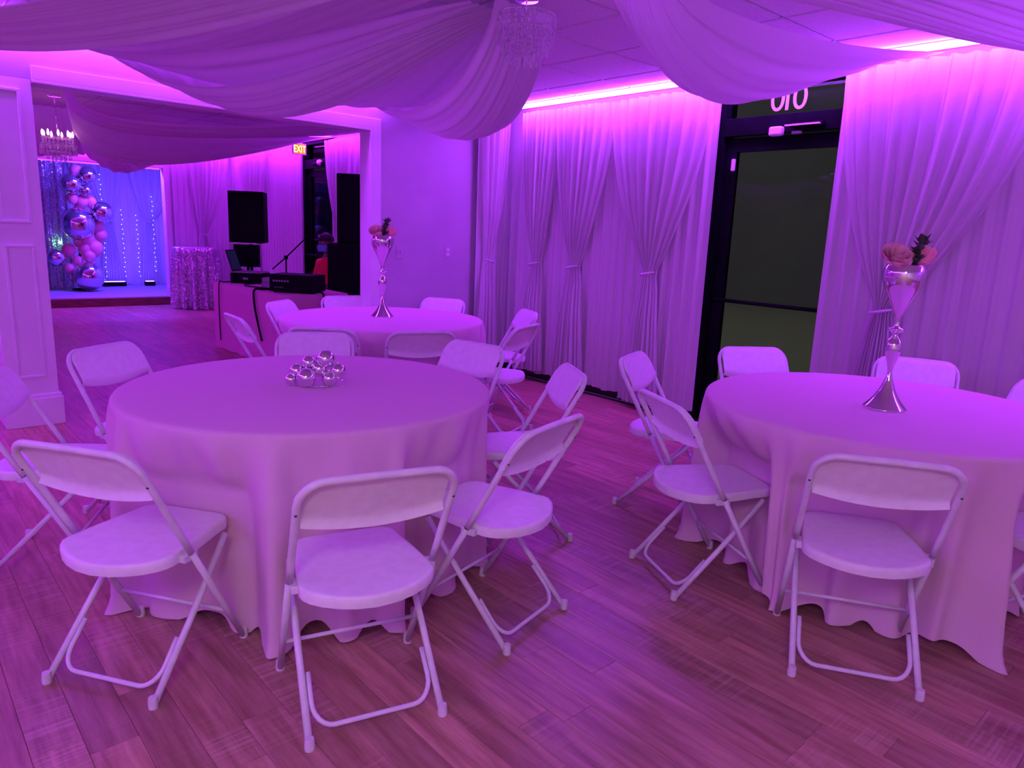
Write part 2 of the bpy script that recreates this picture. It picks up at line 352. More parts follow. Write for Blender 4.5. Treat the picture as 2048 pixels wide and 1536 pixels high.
# casing of the opening
MB().box(3.46, 3.545, YP-.016, YP, 0, 2.375).build('casing_board', 'trim', wpo, bevel=.004)
MB().box(.945, 3.46, YP-.016, YP, 2.29, 2.375).build('casing_board', 'trim', wpo, bevel=.004)
MB().box(3.44, 3.462, YP-.016, YP+.176, 0, 2.29).build('jamb_board', 'trim', wpo, bevel=.003)
MB().box(.945, 3.44, YP-.016, YP+.176, 2.27, 2.292).build('jamb_board', 'trim', wpo, bevel=.003)
MB().box(3.545, 4.9, YP-.012, YP, 0, .12).build('baseboard_strip', 'trim', wpo, bevel=.003)
# panelled column between two openings
colm = thing('column', 'white panelled square column at the left edge of the opening', 'column', (.79, YP+.15, 0))
colm['kind'] = 'structure'; colm.name = 'wall_column'
MB().box(-.152, .152, -.15, .15, 0, 2.29).build('shaft', 'trim', colm, bevel=.004)
MB().box(-.175, .175, -.173, .173, 0, .20).build('plinth', 'trim', colm, bevel=.006)
MB().box(-.166, .166, -.164, .164, .20, .225).build('plinth_moulding', 'trim', colm, bevel=.006)
def panel_frame(x0, x1, z0, z1, y, wd=.018):
    m = MB()
    for a, b, c, d in ((x0, x1, z0, z0+wd), (x0, x1, z1-wd, z1), (x0, x0+wd, z0+wd, z1-wd), (x1-wd, x1, z0+wd, z1-wd)): m.box(a, b, y-.012, y+.001, c, d)
    return m
for z0, z1 in ((.34, 1.24), (1.38, 2.22)):
    panel_frame(-.085, .085, z0, z1, -.15).build('panel_moulding', 'trim', colm, bevel=.003)
# stage wall (opening X 1.2..3.89) and its casing
ws = struct(MB().box(3.89, XW, YF, YF+.15, 0, ZC).box(XL, 1.2, YF, YF+.15, 0, ZC).box(1.2, 3.89, YF, YF+.15, 2.25, ZC).build('wall_front', 'wall'), 'wall around the stage opening', 'wall')
MB().box(3.89, 3.985, YF-.02, YF, 0, 2.33).build('casing_board', 'trim', ws, bevel=.004)
MB().box(1.2, 3.89, YF-.02, YF, 2.25, 2.33).build('casing_board', 'trim', ws, bevel=.004)
struct(MB().box(XW-.02, XW, D1[1]+.02, D2[0]-.02, 0, .14).build('baseboard_right', 'baseblack'), 'black baseboard below the curtain hems', 'baseboard')
# switch and outlet plates on the partition
def wall_plate(x, z, label, toggles):
    t = thing('wall_plate', label, 'wall plate', (x, YP, z))
    MB().box(-.037, .037, -.007, 0, -.058, .058).build('cover', 'plate', t, bevel=.003)
    if toggles:
        for dx in (-.014, .014): MB().box(dx-.005, dx+.005, -.016, -.006, -.012, .012).build('toggle', 'plate', t)
    else:
        for dz in (-.024, .024): MB().box(-.016, .016, -.0095, -.006, dz-.014, dz+.014).build('socket', 'white_plastic', t, bevel=.003)
wall_plate(3.75, 1.23, 'ivory light switch plate next to the opening casing', True)
wall_plate(4.31, 1.237, 'ivory outlet plate near the corner curtain', False)

# --- storefront doors
def storefront_door(n, y0, y1, label, detail):
    d = thing('door_%d' % n, label, 'door', (XW, (y0+y1)/2, 0)); d['kind'] = 'structure'
    h = (y1-y0)/2
    fr = MB().box(-.03, .12, -h, -h+.05, 0, ZD).box(-.03, .12, h-.05, h, 0, ZD).box(-.03, .12, -h+.05, h-.05, ZD-.05, ZD)
    fr.build('frame', 'black_metal', d)
    MB().box(-.03, .12, -h+.05, h-.05, 2.23, 2.36).build('header', 'black_metal', d, bevel=.003)
    MB().box(.045, .051, -h+.05, h-.05, 2.36, ZD-.05).build('transom_pane', 'glass', d)
    lf = MB().box(.02, .065, -h+.055, -h+.145, .01, 2.22).box(.02, .065, h-.145, h-.055, .01, 2.22).box(.02, .065, -h+.145, h-.145, 2.12, 2.22).box(.02, .065, -h+.145, h-.145, .01, .22)
    lf.build('leaf_frame', 'black_metal', d)
    MB().box(.04, .046, -h+.145, h-.145, .22, 2.12).build('pane', 'glass', d)
    pb = MB().tube([(-.035, -h+.10, 1.0), (-.035, h-.10, 1.0)], .015, 10).build('push_bar', 'black_metal', d, smooth=True)
    MB().box(-.035, .02, -h+.09, -h+.12, .985, 1.015).box(-.035, .02, h-.12, h-.09, .985, 1.015).build('bracket', 'black_metal', pb)
    if detail:
        yc = (y0+y1)/2
        cl = MB().box(-.075, -.03, -.30, -.06, 2.255, 2.285).build('door_closer', 'black_metal', d, bevel=.004)
        MB().box(-.10, -.075, -.285, -.035, 2.262, 2.272).build('closer_arm', 'chair_metal', cl)
        MB().box(-.085, -.03, 2.755-yc, 2.855-yc, 2.205, 2.27).build('door_sensor', 'white_plastic', d, bevel=.014)
        MB().box(-.06, -.028, 2.62-yc, 2.69-yc, 2.21, 2.232).build('latch_plate', 'grey_plastic', d, bevel=.006)
        MB().box(.0, .022, 3.155-yc, 3.185-yc, 1.98, 2.07).build('contact_sensor', 'white_plastic', d, bevel=.006)
        for s, yy, wd in (('0', 2.875, .14), ('1', 2.80, .1), ('0', 2.705, .14)):
            cu = bpy.data.curves.new('numeral', 'FONT'); cu.body = s; cu.size = .24; cu.extrude = .001; cu.align_x = 'CENTER'
            o = bpy.data.objects.new('numeral', cu); me = o.to_mesh().copy(); bpy.data.objects.remove(o)
            # face the room (-x), upright
            me.transform(Matrix(((0, 0, -1, .040), (-1, 0, 0, yy-yc), (0, 1, 0, 2.395), (0, 0, 0, 1))))
            link('numeral', me, 'number', d)
    else:
        MB().box(-.075, -.03, -.2, .12, 2.27, 2.31).build('door_closer', 'black_metal', d, bevel=.004)
        MB().sphere((-.07, -.12, 2.30), .045).build('door_sensor', 'white_plastic', d, smooth=True)
    return d
storefront_door(1, *D1, 'black framed glass street door with push bar between the curtains', True)
storefront_door(2, *D2, 'black framed glass door far back in the dance room', False)
# outdoors beyond the doors
struct(MB().box(XW+.15, 16, -12, 26, -.3, -.02).build('ground', 'asphalt'), 'pale green grey paving outside the glass door', 'ground')
struct(MB().box(16, 16.4, -12, 26, -.3, 7).build('wall_outdoor', 'far_wall'), 'dark building across the lot outside the door', 'wall')

# ================================================================== LED strips
def strip(p0, p1, label, m='led', z=2.602, wd=.022):
    p0 = Vector(p0); p1 = Vector(p1); c = (p0+p1)/2; L = (p1-p0).length; rz = math.atan2(p1.y-p0.y, p1.x-p0.x)
    t = thing('led_strip', label, 'LED strip', (c.x, c.y, z), rz, 'violet LED strips under the ceiling')
    MB().box(-L/2, L/2, -wd*.5, wd*.5, .020, .034).build('channel', 'white_plastic', t)
    MB().box(-L/2, L/2, -wd*1.5, wd*1.5, 0, .020).build('light_tube', m, t)
    return t
strip((4.81, -2.4), (4.81, 5.45), 'bright violet LED strip along the top of the curtain wall')
strip((-1.9, 5.70), (3.6, 5.70), 'violet LED strip along the top of the partition wall', 'led_side')
strip((-2.2, -2.4), (-2.2, 5.5), 'violet LED strip along the top of the left wall', 'led_side')
strip((4.81, 6.1), (4.81, 12.9), 'violet LED strip along the curtain wall of the dance room', 'led2')
strip((-1.9, 12.98), (4.7, 12.98), 'violet LED strip above the stage opening', 'led2')
strip((-2.2, 6.1), (-2.2, 12.9), 'violet LED strip along the left wall of the dance room', 'led2')
strip((1.3, YF+.10), (3.86, YF+.10), 'thin pinkish LED bar under the stage header', 'led_dim', 2.225, .012)
# fill light added behind the camera, modelled as a ceiling panel
def fill_panel(x, y, rz, label):
    t = thing('fill_light', label, 'fill light', (x, y, ZC), rz, 'added fill lights behind the camera')
    m = MB()
    for a, b, c, d in ((-.6, .6, -.3, -.27), (-.6, .6, .27, .3), (-.6, -.57, -.27, .27), (.57, .6, -.27, .27)): m.box(a, b, c, d, -.02, .0)
    m.build('frame', 'white_plastic', t)
    MB().box(-.57, .57, -.27, .27, -.012, -.004).build('fill_face', 'fill', t)
fill_panel(-.9, -.75, .3, 'added fill light panel under the ceiling behind the camera')

# ================================================================== ceiling drapery
def swag(name, label, c, A, B, w0, sag, skew, bel, group, seed=0, zc=2.6, zw=2.57, fold=.008, nf=6, mt='swag'):
    A = Vector((*A, 0)); B = Vector((*B, 0)); ab = (B-A).normalized(); C0 = Vector((c[0], c[1], 0)); rnd = random.Random(seed)
    ph = [rnd.random()*6.28 for _ in range(4)]
    def fn(s, t):
        st = C0 + ab*(w0*(2*t-1)); en = A + (B-A)*t; p = st + (en-st)*s; u = s**skew
        pr = 4*u*(1-u)
        z = zc + (zw-zc)*s - (sag + bel*math.sin(PI*t))*pr
        g = (1-s)**1.5*1.6 + .5 + s**4*1.2
        z += fold*g*(.6*math.sin(2*PI*nf*t+ph[0]+s*1.3) + .4*math.sin(2*PI*nf*1.9*t+ph[1]-s*2))*min(1, pr*3+.25)
        return (p.x, p.y, z)
    o = MB().grid(fn, 56, 64).build(name, mt, smooth=True)
    recenter(o); return tag(o, label, 'drape', group)
G1 = 'chiffon swags on the front room ceiling'
swag('ceiling_drape', 'white chiffon swag hanging from ceiling centre behind the chandelier', (2.72, 3.02), (3.099, 5.62), (4.457, 5.62), .204, .394, .707, .13, G1, 1)
swag('ceiling_drape', 'white chiffon swag sagging above the wide opening', (2.72, 3.02), (1.257, 5.62), (2.267, 5.62), .064, .33, 1.6, .123, G1, 2)
swag('ceiling_drape', 'wide flat chiffon swag spread above the two lower swags at the opening', (2.608, 3.169), (.80, 5.64), (3.75, 5.64), .142, .20, 1.31, .125, G1, 8)
swag('ceiling_drape', 'shallow chiffon swag between the top left swag and the one over the opening', (2.106, 2.534), (.315, 5.64), (1.798, 5.64), .24, .101, 1.582, .093, G1, 10)
swag('ceiling_drape', 'white chiffon swag over the glass street door', (2.92, 2.40), (4.80, 1.695), (4.80, 3.295), .194, .10, .758, .259, G1, 3)
swag('ceiling_drape', 'white chiffon swag at the top right corner of the room', (3.218, 1.766), (4.80, -.362), (4.80, .248), .36, .23, 1.59, .077, G1, 4)
swag('ceiling_drape', 'white chiffon swag at the top left above the panelled column', (2.132, 1.282), (-.956, 5.62), (-.129, 5.62), .167, .403, 1.376, -.035, G1, 5)
G2 = 'chiffon swags on the dance room ceiling'
swag('ceiling_drape', 'shadowed chiffon swag across the dance room towards the far door', (1.741, 8.926), (4.78, 8.847), (4.78, 11.058), .052, .196, .458, .36, G2, 6)
swag('ceiling_drape', 'shadowed flat chiffon swag just behind the opening header', (1.60, 8.15), (4.78, 6.10), (4.78, 8.60), .16, .27, .45, .07, G2, 9)
swag('ceiling_drape', 'shadowed chiffon swag behind the lit chandelier beside the column', (1.75, 9.7), (.70, 12.85), (2.75, 12.85), .25, .40, .55, .06, G2, 12)
swag('ceiling_drape', 'shadowed chiffon swag hanging in front of the stage opening', (2.428, 10.24), (3.063, 12.85), (4.237, 12.85), .316, .414, .40, .172, G2, 7)

# ================================================================== sheer curtains
def curtain_sheet(y0, y1, x, z0, z1, n, amp, seed, axis='y'):
    rnd = random.Random(seed); ph = [rnd.random()*6.28 for _ in range(5)]; nu = int(n*10)
    def fn(u, v):
        y = y0+(y1-y0)*u; z = z1+(z0-z1)*v
        a = amp*(.55+.45*v)
        d = a*(.7*math.sin(2*PI*n*u+ph[0]+.7*math.sin(2*PI*u*2.3+ph[1])+.35*v*math.sin(5*u+ph[2])) + .35*math.sin(2*PI*n*2.1*u+ph[3]))
        zz = z + (.008*math.sin(2*PI*n*.37*u+ph[4]) if v == 1 else 0)
        return (x-d, y, zz) if axis == 'y' else (y, x-d, zz)
    return MB().grid(fn, nu, 24)
def tied_panel(yt, yl, yr, x, label, seed, zt=1.16, z0=.05, z1=2.57, wt=.05, wb=.2, axis='y', group='tied sheer curtains', mt='sheer', n=9, parent_back=None, flip=-1):
    """hour-glass curtain gathered at yt; yl..yr is its spread at the top"""
    rnd = random.Random(seed); ph = [rnd.random()*6.28 for _ in range(4)]
    t = thing('sheer_curtain', label, 'curtain', (x, yt, z0) if axis == 'y' else (yt, x, z0), 0, group)
    def fn(u, v):
        z = z1+(z0-z1)*v
        if z > zt:
            q = ((z-zt)/(z1-zt)); k = 1-(1-q)**1.9
            l = -wt+(yl-yt+wt)*k; r = wt+(yr-yt-wt)*k; am = .016+.012*q
        else:
            q = (zt-z)/(zt-z0); k = q**.62; l = -wt-(wb-wt)*k; r = wt+(wb-wt)*k; am = .018+.02*q
        y = l+(r-l)*u
        d = am*(math.sin(2*PI*n*u+ph[0]) + .4*math.sin(2*PI*n*1.7*u+ph[1]+2*v))
        bulge = .035*math.exp(-((z-zt)/.28)**2)*-1 + .05*math.sin(PI*u) 
        d += bulge
        p = (flip*(.03+d), y, z-z0)
        return p if axis == 'y' else (y, flip*(.03+d), z-z0)
    MB().grid(fn, n*10, 44).build('panel', mt, t, smooth=True)
    m = MB(); pts = []
    for k in range(17):
        a = 2*PI*k/16; q = (flip*(.05+.045*math.sin(a)), (wt+.012)*math.cos(a), zt-z0-.015*math.cos(a))
        pts.append(q if axis == 'y' else (q[1], q[0], q[2]))
    m.tube(pts, .008, 8).build('tieback', mt, t, smooth=True)
    return t
def back_sheet(y0, y1, x, label, seed, n=None, z0=.04, z1=2.58, amp=.02, axis='y', group='full length sheer curtains', mt='sheer_back'):
    o = curtain_sheet(y0, y1, x, z0, z1, n or (y1-y0)*9, amp, seed, axis).build('sheer_curtain', mt, smooth=True)
    recenter(o); return tag(o, label, 'curtain', group)
# front room, left of the street door
back_sheet(3.27, 5.52, 4.985, 'full length sheer curtain between the door and the partition corner', 11, z0=.07)
back_sheet(4.60, 5.0, 5.715, 'narrow sheer curtain wrapped onto the partition at the corner', 12, axis='x', z0=.10, n=4)
tied_panel(3.79, 3.29, 4.28, 4.955, 'tied sheer curtain beside the black door frame', 21, wb=.20)
tied_panel(4.66, 4.26, 4.98, 4.955, 'second tied sheer curtain from the black door frame', 22, wb=.20, z0=.07)
tied_panel(5.17, 4.92, 5.42, 4.955, 'third tied sheer curtain from the black door frame', 23, wb=.16, z0=.12)
tied_panel(4.72, 4.61, 4.93, 5.665, 'tied sheer curtain in the corner against the partition', 24, wb=.13, axis='x', z0=.12, wt=.035, n=6)
# right of the street door
back_sheet(-2.6, 2.34, 4.985, 'full length sheer curtain right of the street door', 13)
tied_panel(1.88, 1.15, 2.31, 4.95, 'tied sheer curtain right of the street door behind the flower vase', 25, wb=.2, zt=1.05, n=11)
tied_panel(.75, .1, 1.15, 4.95, 'tied sheer curtain at the right edge of the view', 26, wb=.22, zt=1.08, n=11)
# dance room
back_sheet(5.98, 9.40, 4.985, 'full length sheer curtain behind the tall loudspeaker stack', 14)
back_sheet(10.32, 13.0, 4.985, 'full length sheer curtain behind the pole mounted speaker', 15)
tied_panel(9.0, 8.4, 9.44, 4.955, 'tied sheer curtain right of the far door', 27, wb=.2)
tied_panel(11.9, 11.4, 12.5, 4.955, 'tied sheer curtain at the far end of the dance room', 28, wb=.2)
back_sheet(4.0, 4.95, 13.02, 'full length sheer curtain beside the stage opening', 16, axis='x')
tied_panel(4.45, 4.25, 4.92, 12.99, 'tied sheer curtain between the stage and the corner', 29, wb=.15, axis='x', zt=1.2)

# ================================================================== stage
struct(MB().box(1.2, 3.89, YF-.02, YF+.16, 0, .13).build('trim_1', 'dark_wood'), 'dark reddish riser at the front edge of the stage', 'stage riser')
struct(MB().box(XL, XW, YF+.15, YS, 0, .13).build('stage_floor', 'stage_top'), 'low carpeted stage platform', 'stage')
back_sheet(2.9, 4.98, 15.80, 'blue lit sheer curtain at the back of the stage', 17, z0=.13, axis='x', group='stage curtains', n=14, amp=.03)
tied_panel(3.62, 3.0, 3.98, 15.72, 'blue lit tied stage curtain left of the gap', 30, wb=.2, axis='x', z0=.14, zt=1.35, group='stage curtains')
tied_panel(4.35, 4.02, 4.95, 15.72, 'blue lit tied stage curtain right of the gap', 31, wb=.2, axis='x', z0=.14, zt=1.35, group='stage curtains')
back_sheet(1.6, 2.82, 14.98, 'glittering silver sequin curtain beside the balloon column', 18, z0=.13, z1=2.5, axis='x', group='stage curtains', n=8, amp=.045, mt='silver_thread')
for i, (x, zt, zb) in enumerate(((3.50, 2.2, .3), (3.83, 1.65, .3), (4.09, 1.5, .3), (4.39, 1.9, .4))):
    t = thing('fairy_light_string', ['string of fairy lights hanging on the blue stage curtain nearest the balloons', 'string of fairy lights second from the balloons on the blue curtain', 'string of fairy lights right of the gap in the blue curtain', 'string of fairy lights nearest the stage casing'][i], 'fairy lights', (x, 15.60, zb), 0, 'fairy light strings on the stage')
    MB().tube([(0, 0, 0), (.015*math.sin(i), .0, (zt-zb)/2), (0, 0, zt-zb)], .002, 5).build('wire', 'white_plastic', t)
    m = MB(); k = 0
    while k*.09 < zt-zb: m.sphere((.012*math.sin(k*2.1+i), -.006, k*.09), .008, 6, 4); k += 1
    m.build('bulbs', 'fairy', t)['kind'] = 'stuff'
for x, lb in ((3.57, 'black LED uplight bar on the stage floor next to the balloons'), (4.20, 'small black LED uplight on the stage floor near the casing')):
    L = .20 if x < 4 else .09
    t = thing('stage_uplight', lb, 'stage light', (x, 15.36, .13), 0, 'stage uplights')
    MB().box(-L, L, -.05, .05, 0, .085).build('body', 'black_plastic', t, bevel=.008)
    MB().box(-L+.02, L-.02, -.035, .04, .085, .092).build('lens', 'blue_soft', t)
t = thing('stage_uplight', 'added blue fill lamp out of sight behind the stage header', 'stage light', (3.6, 13.55, 2.58), 0, 'stage uplights')  # added unseen lamp that gives the stage most of its blue light
MB().box(-.5, .5, -.05, .05, 0, .09).build('body', 'black_plastic', t, bevel=.008)
MB().box(-.48, .48, -.03, .04, -.008, 0).build('lens', 'blue', t)
# balloon column
foil = [(2.8, 14.45, 1.95, .17), (3.06, 14.45, 2.11, .146), (3.02, 14.45, 1.85, .103), (3.24, 14.45, 1.5, .184), (2.85, 14.42, 1.29, .267), (2.49, 14.45, .71, .145), (2.96, 14.42, .39, .246)]
foil_lab = ['silver foil balloon near the top of the column, left one', 'silver foil balloon topmost in the balloon column', 'smallest silver foil balloon just below the topmost one', 'silver foil balloon jutting out right against the blue curtain', 'largest silver foil balloon in the middle of the column', 'silver foil balloon low on the left side of the column', 'large silver foil balloon at the foot of the column']
latex = [(2.83, 14.55, 1.71, .094), (2.97, 14.55, 1.67, .104), (3.1, 14.55, 1.66, .096), (3.18, 14.55, 1.24, .115), (3.22, 14.55, 1.1, .106), (3.0, 14.55, 1.01, .123), (2.71, 14.55, .83, .113), (3.11, 14.55, .86, .141), (2.95, 14.55, .85, .114), (3.0, 14.5, .73, .106), (2.83, 14.55, .65, .087), (2.69, 14.55, .52, .087), (2.91, 14.55, 2.17, .103), (2.93, 14.62, 1.54, .087), (2.89, 14.6, .98, .105), (3.11, 14.6, 1.36, .105)]
def balloon(x, y, z, r, mt, label, group, foilb):
    t = thing('balloon', label, 'balloon', (x, y, z), 0, group)
    m = MB()
    if foilb: m.sphere((0, 0, 0), r, 28, 18)
    else: m.lathe([(max(.004, r*.97*math.sin(PI*k/14)*(1-.10*math.cos(PI*k/14)*-1*-1)), -r*1.08*math.cos(PI*k/14)) for k in range(15)], 20)
    m.build('skin', mt, t, smooth=True)
    MB().lathe([(.004, 0), (r*.10, -.02), (r*.13, -.028)], 10, (0, .25*r, -r*.99)).build('knot', mt, t, smooth=True)
for (x, y, z, r), lb in zip(foil, foil_lab): balloon(x, y, z, r, 'foil', lb, 'silver foil balloons in the balloon column', True)
for x, y, z, r in latex: balloon(x, y, z, r, 'pink_latex', 'pink latex balloon clustered between the silver foil balloons', 'pink balloons in the balloon column', False)
o = MB().tube([(2.9, 14.72, .13), (2.92, 14.72, 2.2)], .02, 8).lathe([(.16, 0), (.16, .02), (.03, .04)], 16, (2.9, 14.72, .13)).build('balloon_stand', 'black_metal', smooth=True)
recenter(o); tag(o, 'black pole stand holding the balloon column', 'stand')
o = MB().sphere((2.64, 14.86, .945), .018, 10, 6).box(2.632, 2.648, 14.86, 14.98, .937, .953).build('pin_light', 'green_led'); recenter(o); tag(o, 'tiny green pin light on the sequin curtain', 'light')

# ================================================================== chandeliers
def chandelier(loc, label, tiers, chain, lit, mt_bulb='bulb'):
    t = thing('chandelier', label, 'chandelier', loc)
    zt = tiers[0][1]
    MB().tube([(0, 0, zt), (0, 0, chain)], .004, 6).lathe([(.06, chain-.02), (.06, chain)], 20).build('stem', 'chrome', t, smooth=True)
    drop = MB().lathe([(.002, -.030), (.0075, -.020), (.005, -.004), (.001, 0)], 6).mesh('crystal_drop')
    drop.materials.append(M['crystal']); bead = None
    for i, (r, z, L, n) in enumerate(tiers):
        MB().tube([(r*math.cos(2*PI*k/28), r*math.sin(2*PI*k/28), z) for k in range(29)], .003, 6).build('ring', 'white_plastic', t, smooth=True)
        MB().tube([(-r, 0, z), (r, 0, z)], .003, 5).tube([(0, -r, z), (0, r, z)], .002, 5).build('spoke', 'white_plastic', t)
        me = MB()
        k = 0
        while k*.026 < L-.03: me.sphere((0, 0, -.008-k*.026), .0085, 6, 4, (1, 1, 1.25)); k += 1
        me.lathe([(.002, -L-.018), (.008, -L), (.004, -L+.02), (.001, -L+.03)], 6)
        sm = me.mesh('crystal_strand'); sm.materials.append(M['crystal'])
        for k in range(n):
            a = 2*PI*k/n + i*.2
            o = bpy.data.objects.new('crystal_strand', sm); COL.objects.link(o); o.parent = t; o.location = (r*math.cos(a), r*math.sin(a), z)
    if lit:
        for k in range(lit):
            a = 2*PI*k/lit+.4; r = tiers[0][0]*.97
            MB().lathe([(.006, 0), (.012, .02), (.009, .045), (.002, .062)], 8, (r*math.cos(a), r*math.sin(a), tiers[0][1]+.008)).build('bulb', mt_bulb, t, smooth=True)
    return t
chandelier((2.70, 2.99, 2.28), 'small tiered crystal chandelier hanging at the centre of the ceiling swags', [(.15, .27, .12, 26), (.12, .20, .10, 20), (.085, .13, .08, 15), (.05, .09, .05, 9)], .36, 0)
chandelier((1.66, 9.0, 1.98), 'sparkling lit crystal chandelier in front of the stage', [(.14, .24, .10, 22), (.165, .17, .09, 24), (.11, .10, .07, 16), (.06, .05, .04, 9)], .66, 9)

# ================================================================== folding chairs
def build_chair():
    root = thing('folding_chair', 'white folding chair', 'chair')
    W2, K, r = .2195, .568, .0115
    ztop = .805; cr = .075
    # hoop
    pts = [(-W2, -K*z, z) for z in (.43, .50, .58, .66, ztop-cr)]
    for k in range(1, 9):
        a = PI/2*k/8; z = ztop-cr+cr*math.sin(a); pts.append((-W2+cr*(1-math.cos(a)), -K*z, z))
    pts += [(-.07, -K*ztop, ztop), (0, -K*ztop, ztop+.001)]
    pts += [(-x, y, z) for x, y, z in reversed(pts[:-1])]
    hoop = MB().tube(pts, r, 10).build('back_frame', 'chair_metal', root, smooth=True)
    for s in (-1, 1): MB().sphere((s*(W2+.002), -K*.702-.011, .702), .0045, 8, 5).build('rivet', 'dark_hole', hoop, smooth=True)
    capm = MB().lathe([(.0142, 0), (.0150, .010), (.0138, .030), (.0122, .036)], 12).mesh('foot_cap'); capm.materials.append(M['cap'])
    for s in (-1, 1):
        g = MB().tube([(s*W2, -.004, .010), (s*W2, -K*.2, .2), (s*W2, -K*.435, .435)], r, 10).build('leg', 'chair_metal', root, smooth=True)
        c = link('foot_cap', capm, None, g); c.location = (s*W2, 0, 0)
    x2 = .199
    for s in (-1, 1):
        g = MB().tube([(s*x2, -.416, .010), (s*(x2-.004), -.22, .21), (s*(x2-.012), -.035, .405)], r*.96, 10).build('leg', 'chair_metal', root, smooth=True)
        c = link('foot_cap', capm, None, g); c.location = (s*x2, -.421, 0)
    MB().tube([(-W2, -K*.15-.002, .15), (W2, -K*.15-.002, .15)], .0068, 8).build('stretcher', 'chair_metal', root, smooth=True)
    # rear U brace
    def leg_at(z, s, dx=0): return Vector((s*(x2-.012*z/.405-dx), -.421+.386*z/.405, z))
    up = []
    for z in (.15, .12, .09): up.append(leg_at(z, -1, .018))
    cx, cz = -(x2-.075), .045
    for k in range(1, 7):
        a = PI/2*k/6; up.append(Vector((-(x2-.020)+.06*(1-math.cos(a)), -.421+.386*(.09-.055*math.sin(a))/.405, .09-.055*math.sin(a))))
    pts = up + [Vector((0, up[-1].y, .035))] + [Vector((-p.x, p.y, p.z)) for p in reversed(up)]
    MB().tube(pts, .0078, 8).build('rear_brace', 'chair_metal', root, smooth=True)
    # seat: rounded shell with a rolled rim
    out = []
    def arc(cx, cy, rad, a0, a1, n=7): return [(cx+rad*math.cos(a0+(a1-a0)*k/n), cy+rad*math.sin(a0+(a1-a0)*k/n)) for k in range(n+1)]
    fr = arc(.115, -.02, .055, 0, PI/2)
    side = [(.172, -.06), (.182, -.12), (.190, -.18), (.197, -.25), (.201, -.30)]
    rear = [(.196, -.325), (.180, -.348), (.15, -.372), (.11, -.394), (.06, -.411), (0, -.418)]
    right = list(reversed(fr)) + side + rear
    out = right + [(-x, y) for x, y in reversed(right[:-1])]
    n = len(out); c0 = (0, -.19)
    prof = [(.0, .441, 0), (.45, .4405, 0), (.80, .4425, 0), (.94, .4445, 0), (.985, .4438, 0), (1.0, .4385, 0), (1.004, .424, 0), (.998, .409, 0), (.982, .408, 0), (.96, .420, 0), (.5, .428, 0)]
    v = []; f = []
    for s, z, _ in prof[1:]:
        for x, y in out: v.append((c0[0]+(x-c0[0])*s, c0[1]+(y-c0[1])*s, z - .010*max(0, (y+.33)/-.09)*(1 if s > .6 else 0)))
    m = len(prof)-1
    f += [(i*n+k, (i+1)*n+k, (i+1)*n+(k+1) % n, i*n+(k+1) % n) for i in range(m-1) for k in range(n)]
    f += [tuple(range(n)), tuple((m-1)*n+k for k in range(n-1, -1, -1))]
    st = smooth_angle(MB().add(v, f).build('seat', 'chair', root), 60)
    for s in (-1, 1): MB().box(s*.208-.011, s*.208+.011, -.275, -.215, .405, .430).build('seat_bracket', 'chair_metal', root, bevel=.003)
    # backrest: bowed panel with a rolled lower lip, front face wraps past the tube
    zt, Wp = .806, .205
    def zlow(x): return .632 + .022*abs(x/Wp)**2
    def ztopf(x):
        ax = abs(x); e = Wp-.055
        return zt-.004 if ax < e else zt-.004-.055*(1-math.sqrt(max(0, 1-((ax-e)/.055)**2)))*.98
    def pt(x, z, off):   # off: forward of the tube plane
        nrm = Vector((0, .8695, .4939)); bow = -.006*(1-(x/Wp)**2)
        p = Vector((x, -K*z, z)) + nrm*(off+bow); return (p.x, p.y, p.z)
    NX, NZ = 26, 12; v = []; f = []
    def gridside(off, flip):
        b = len(v)
        for i in range(NX+1):
            x = Wp*math.sin(PI/2*(2*i/NX-1)) if True else 0
            for j in range(NZ+1):
                q = j/NZ; z = zlow(x)+(ztopf(x)-zlow(x))*q
                lip = -.022*max(0, 1-q/.13)**1.6; tl = -.004*math.exp(-((1-q)/.06)**2)
                v.append(pt(x, z, off+lip+tl))
        for i in range(NX):
            for j in range(NZ):
                a = b+i*(NZ+1)+j; q = (a, a+NZ+1, a+NZ+2, a+1); f.append(q if flip else q[::-1])
        return b
    b0 = gridside(.023, True); b1 = gridside(.015, False)
    ring = [i*(NZ+1) for i in range(NX+1)] + [NX*(NZ+1)+j for j in range(1, NZ+1)] + [i*(NZ+1)+NZ for i in range(NX-1, -1, -1)] + [j for j in range(NZ-1, 0, -1)]
    for k in range(len(ring)):
        a, b = ring[k], ring[(k+1) % len(ring)]; f.append((b0+a, b1+a, b1+b, b0+b))
    smooth_angle(MB().add(v, f).build('backrest', 'chair', root), 60)
    return root
proto = build_chair()
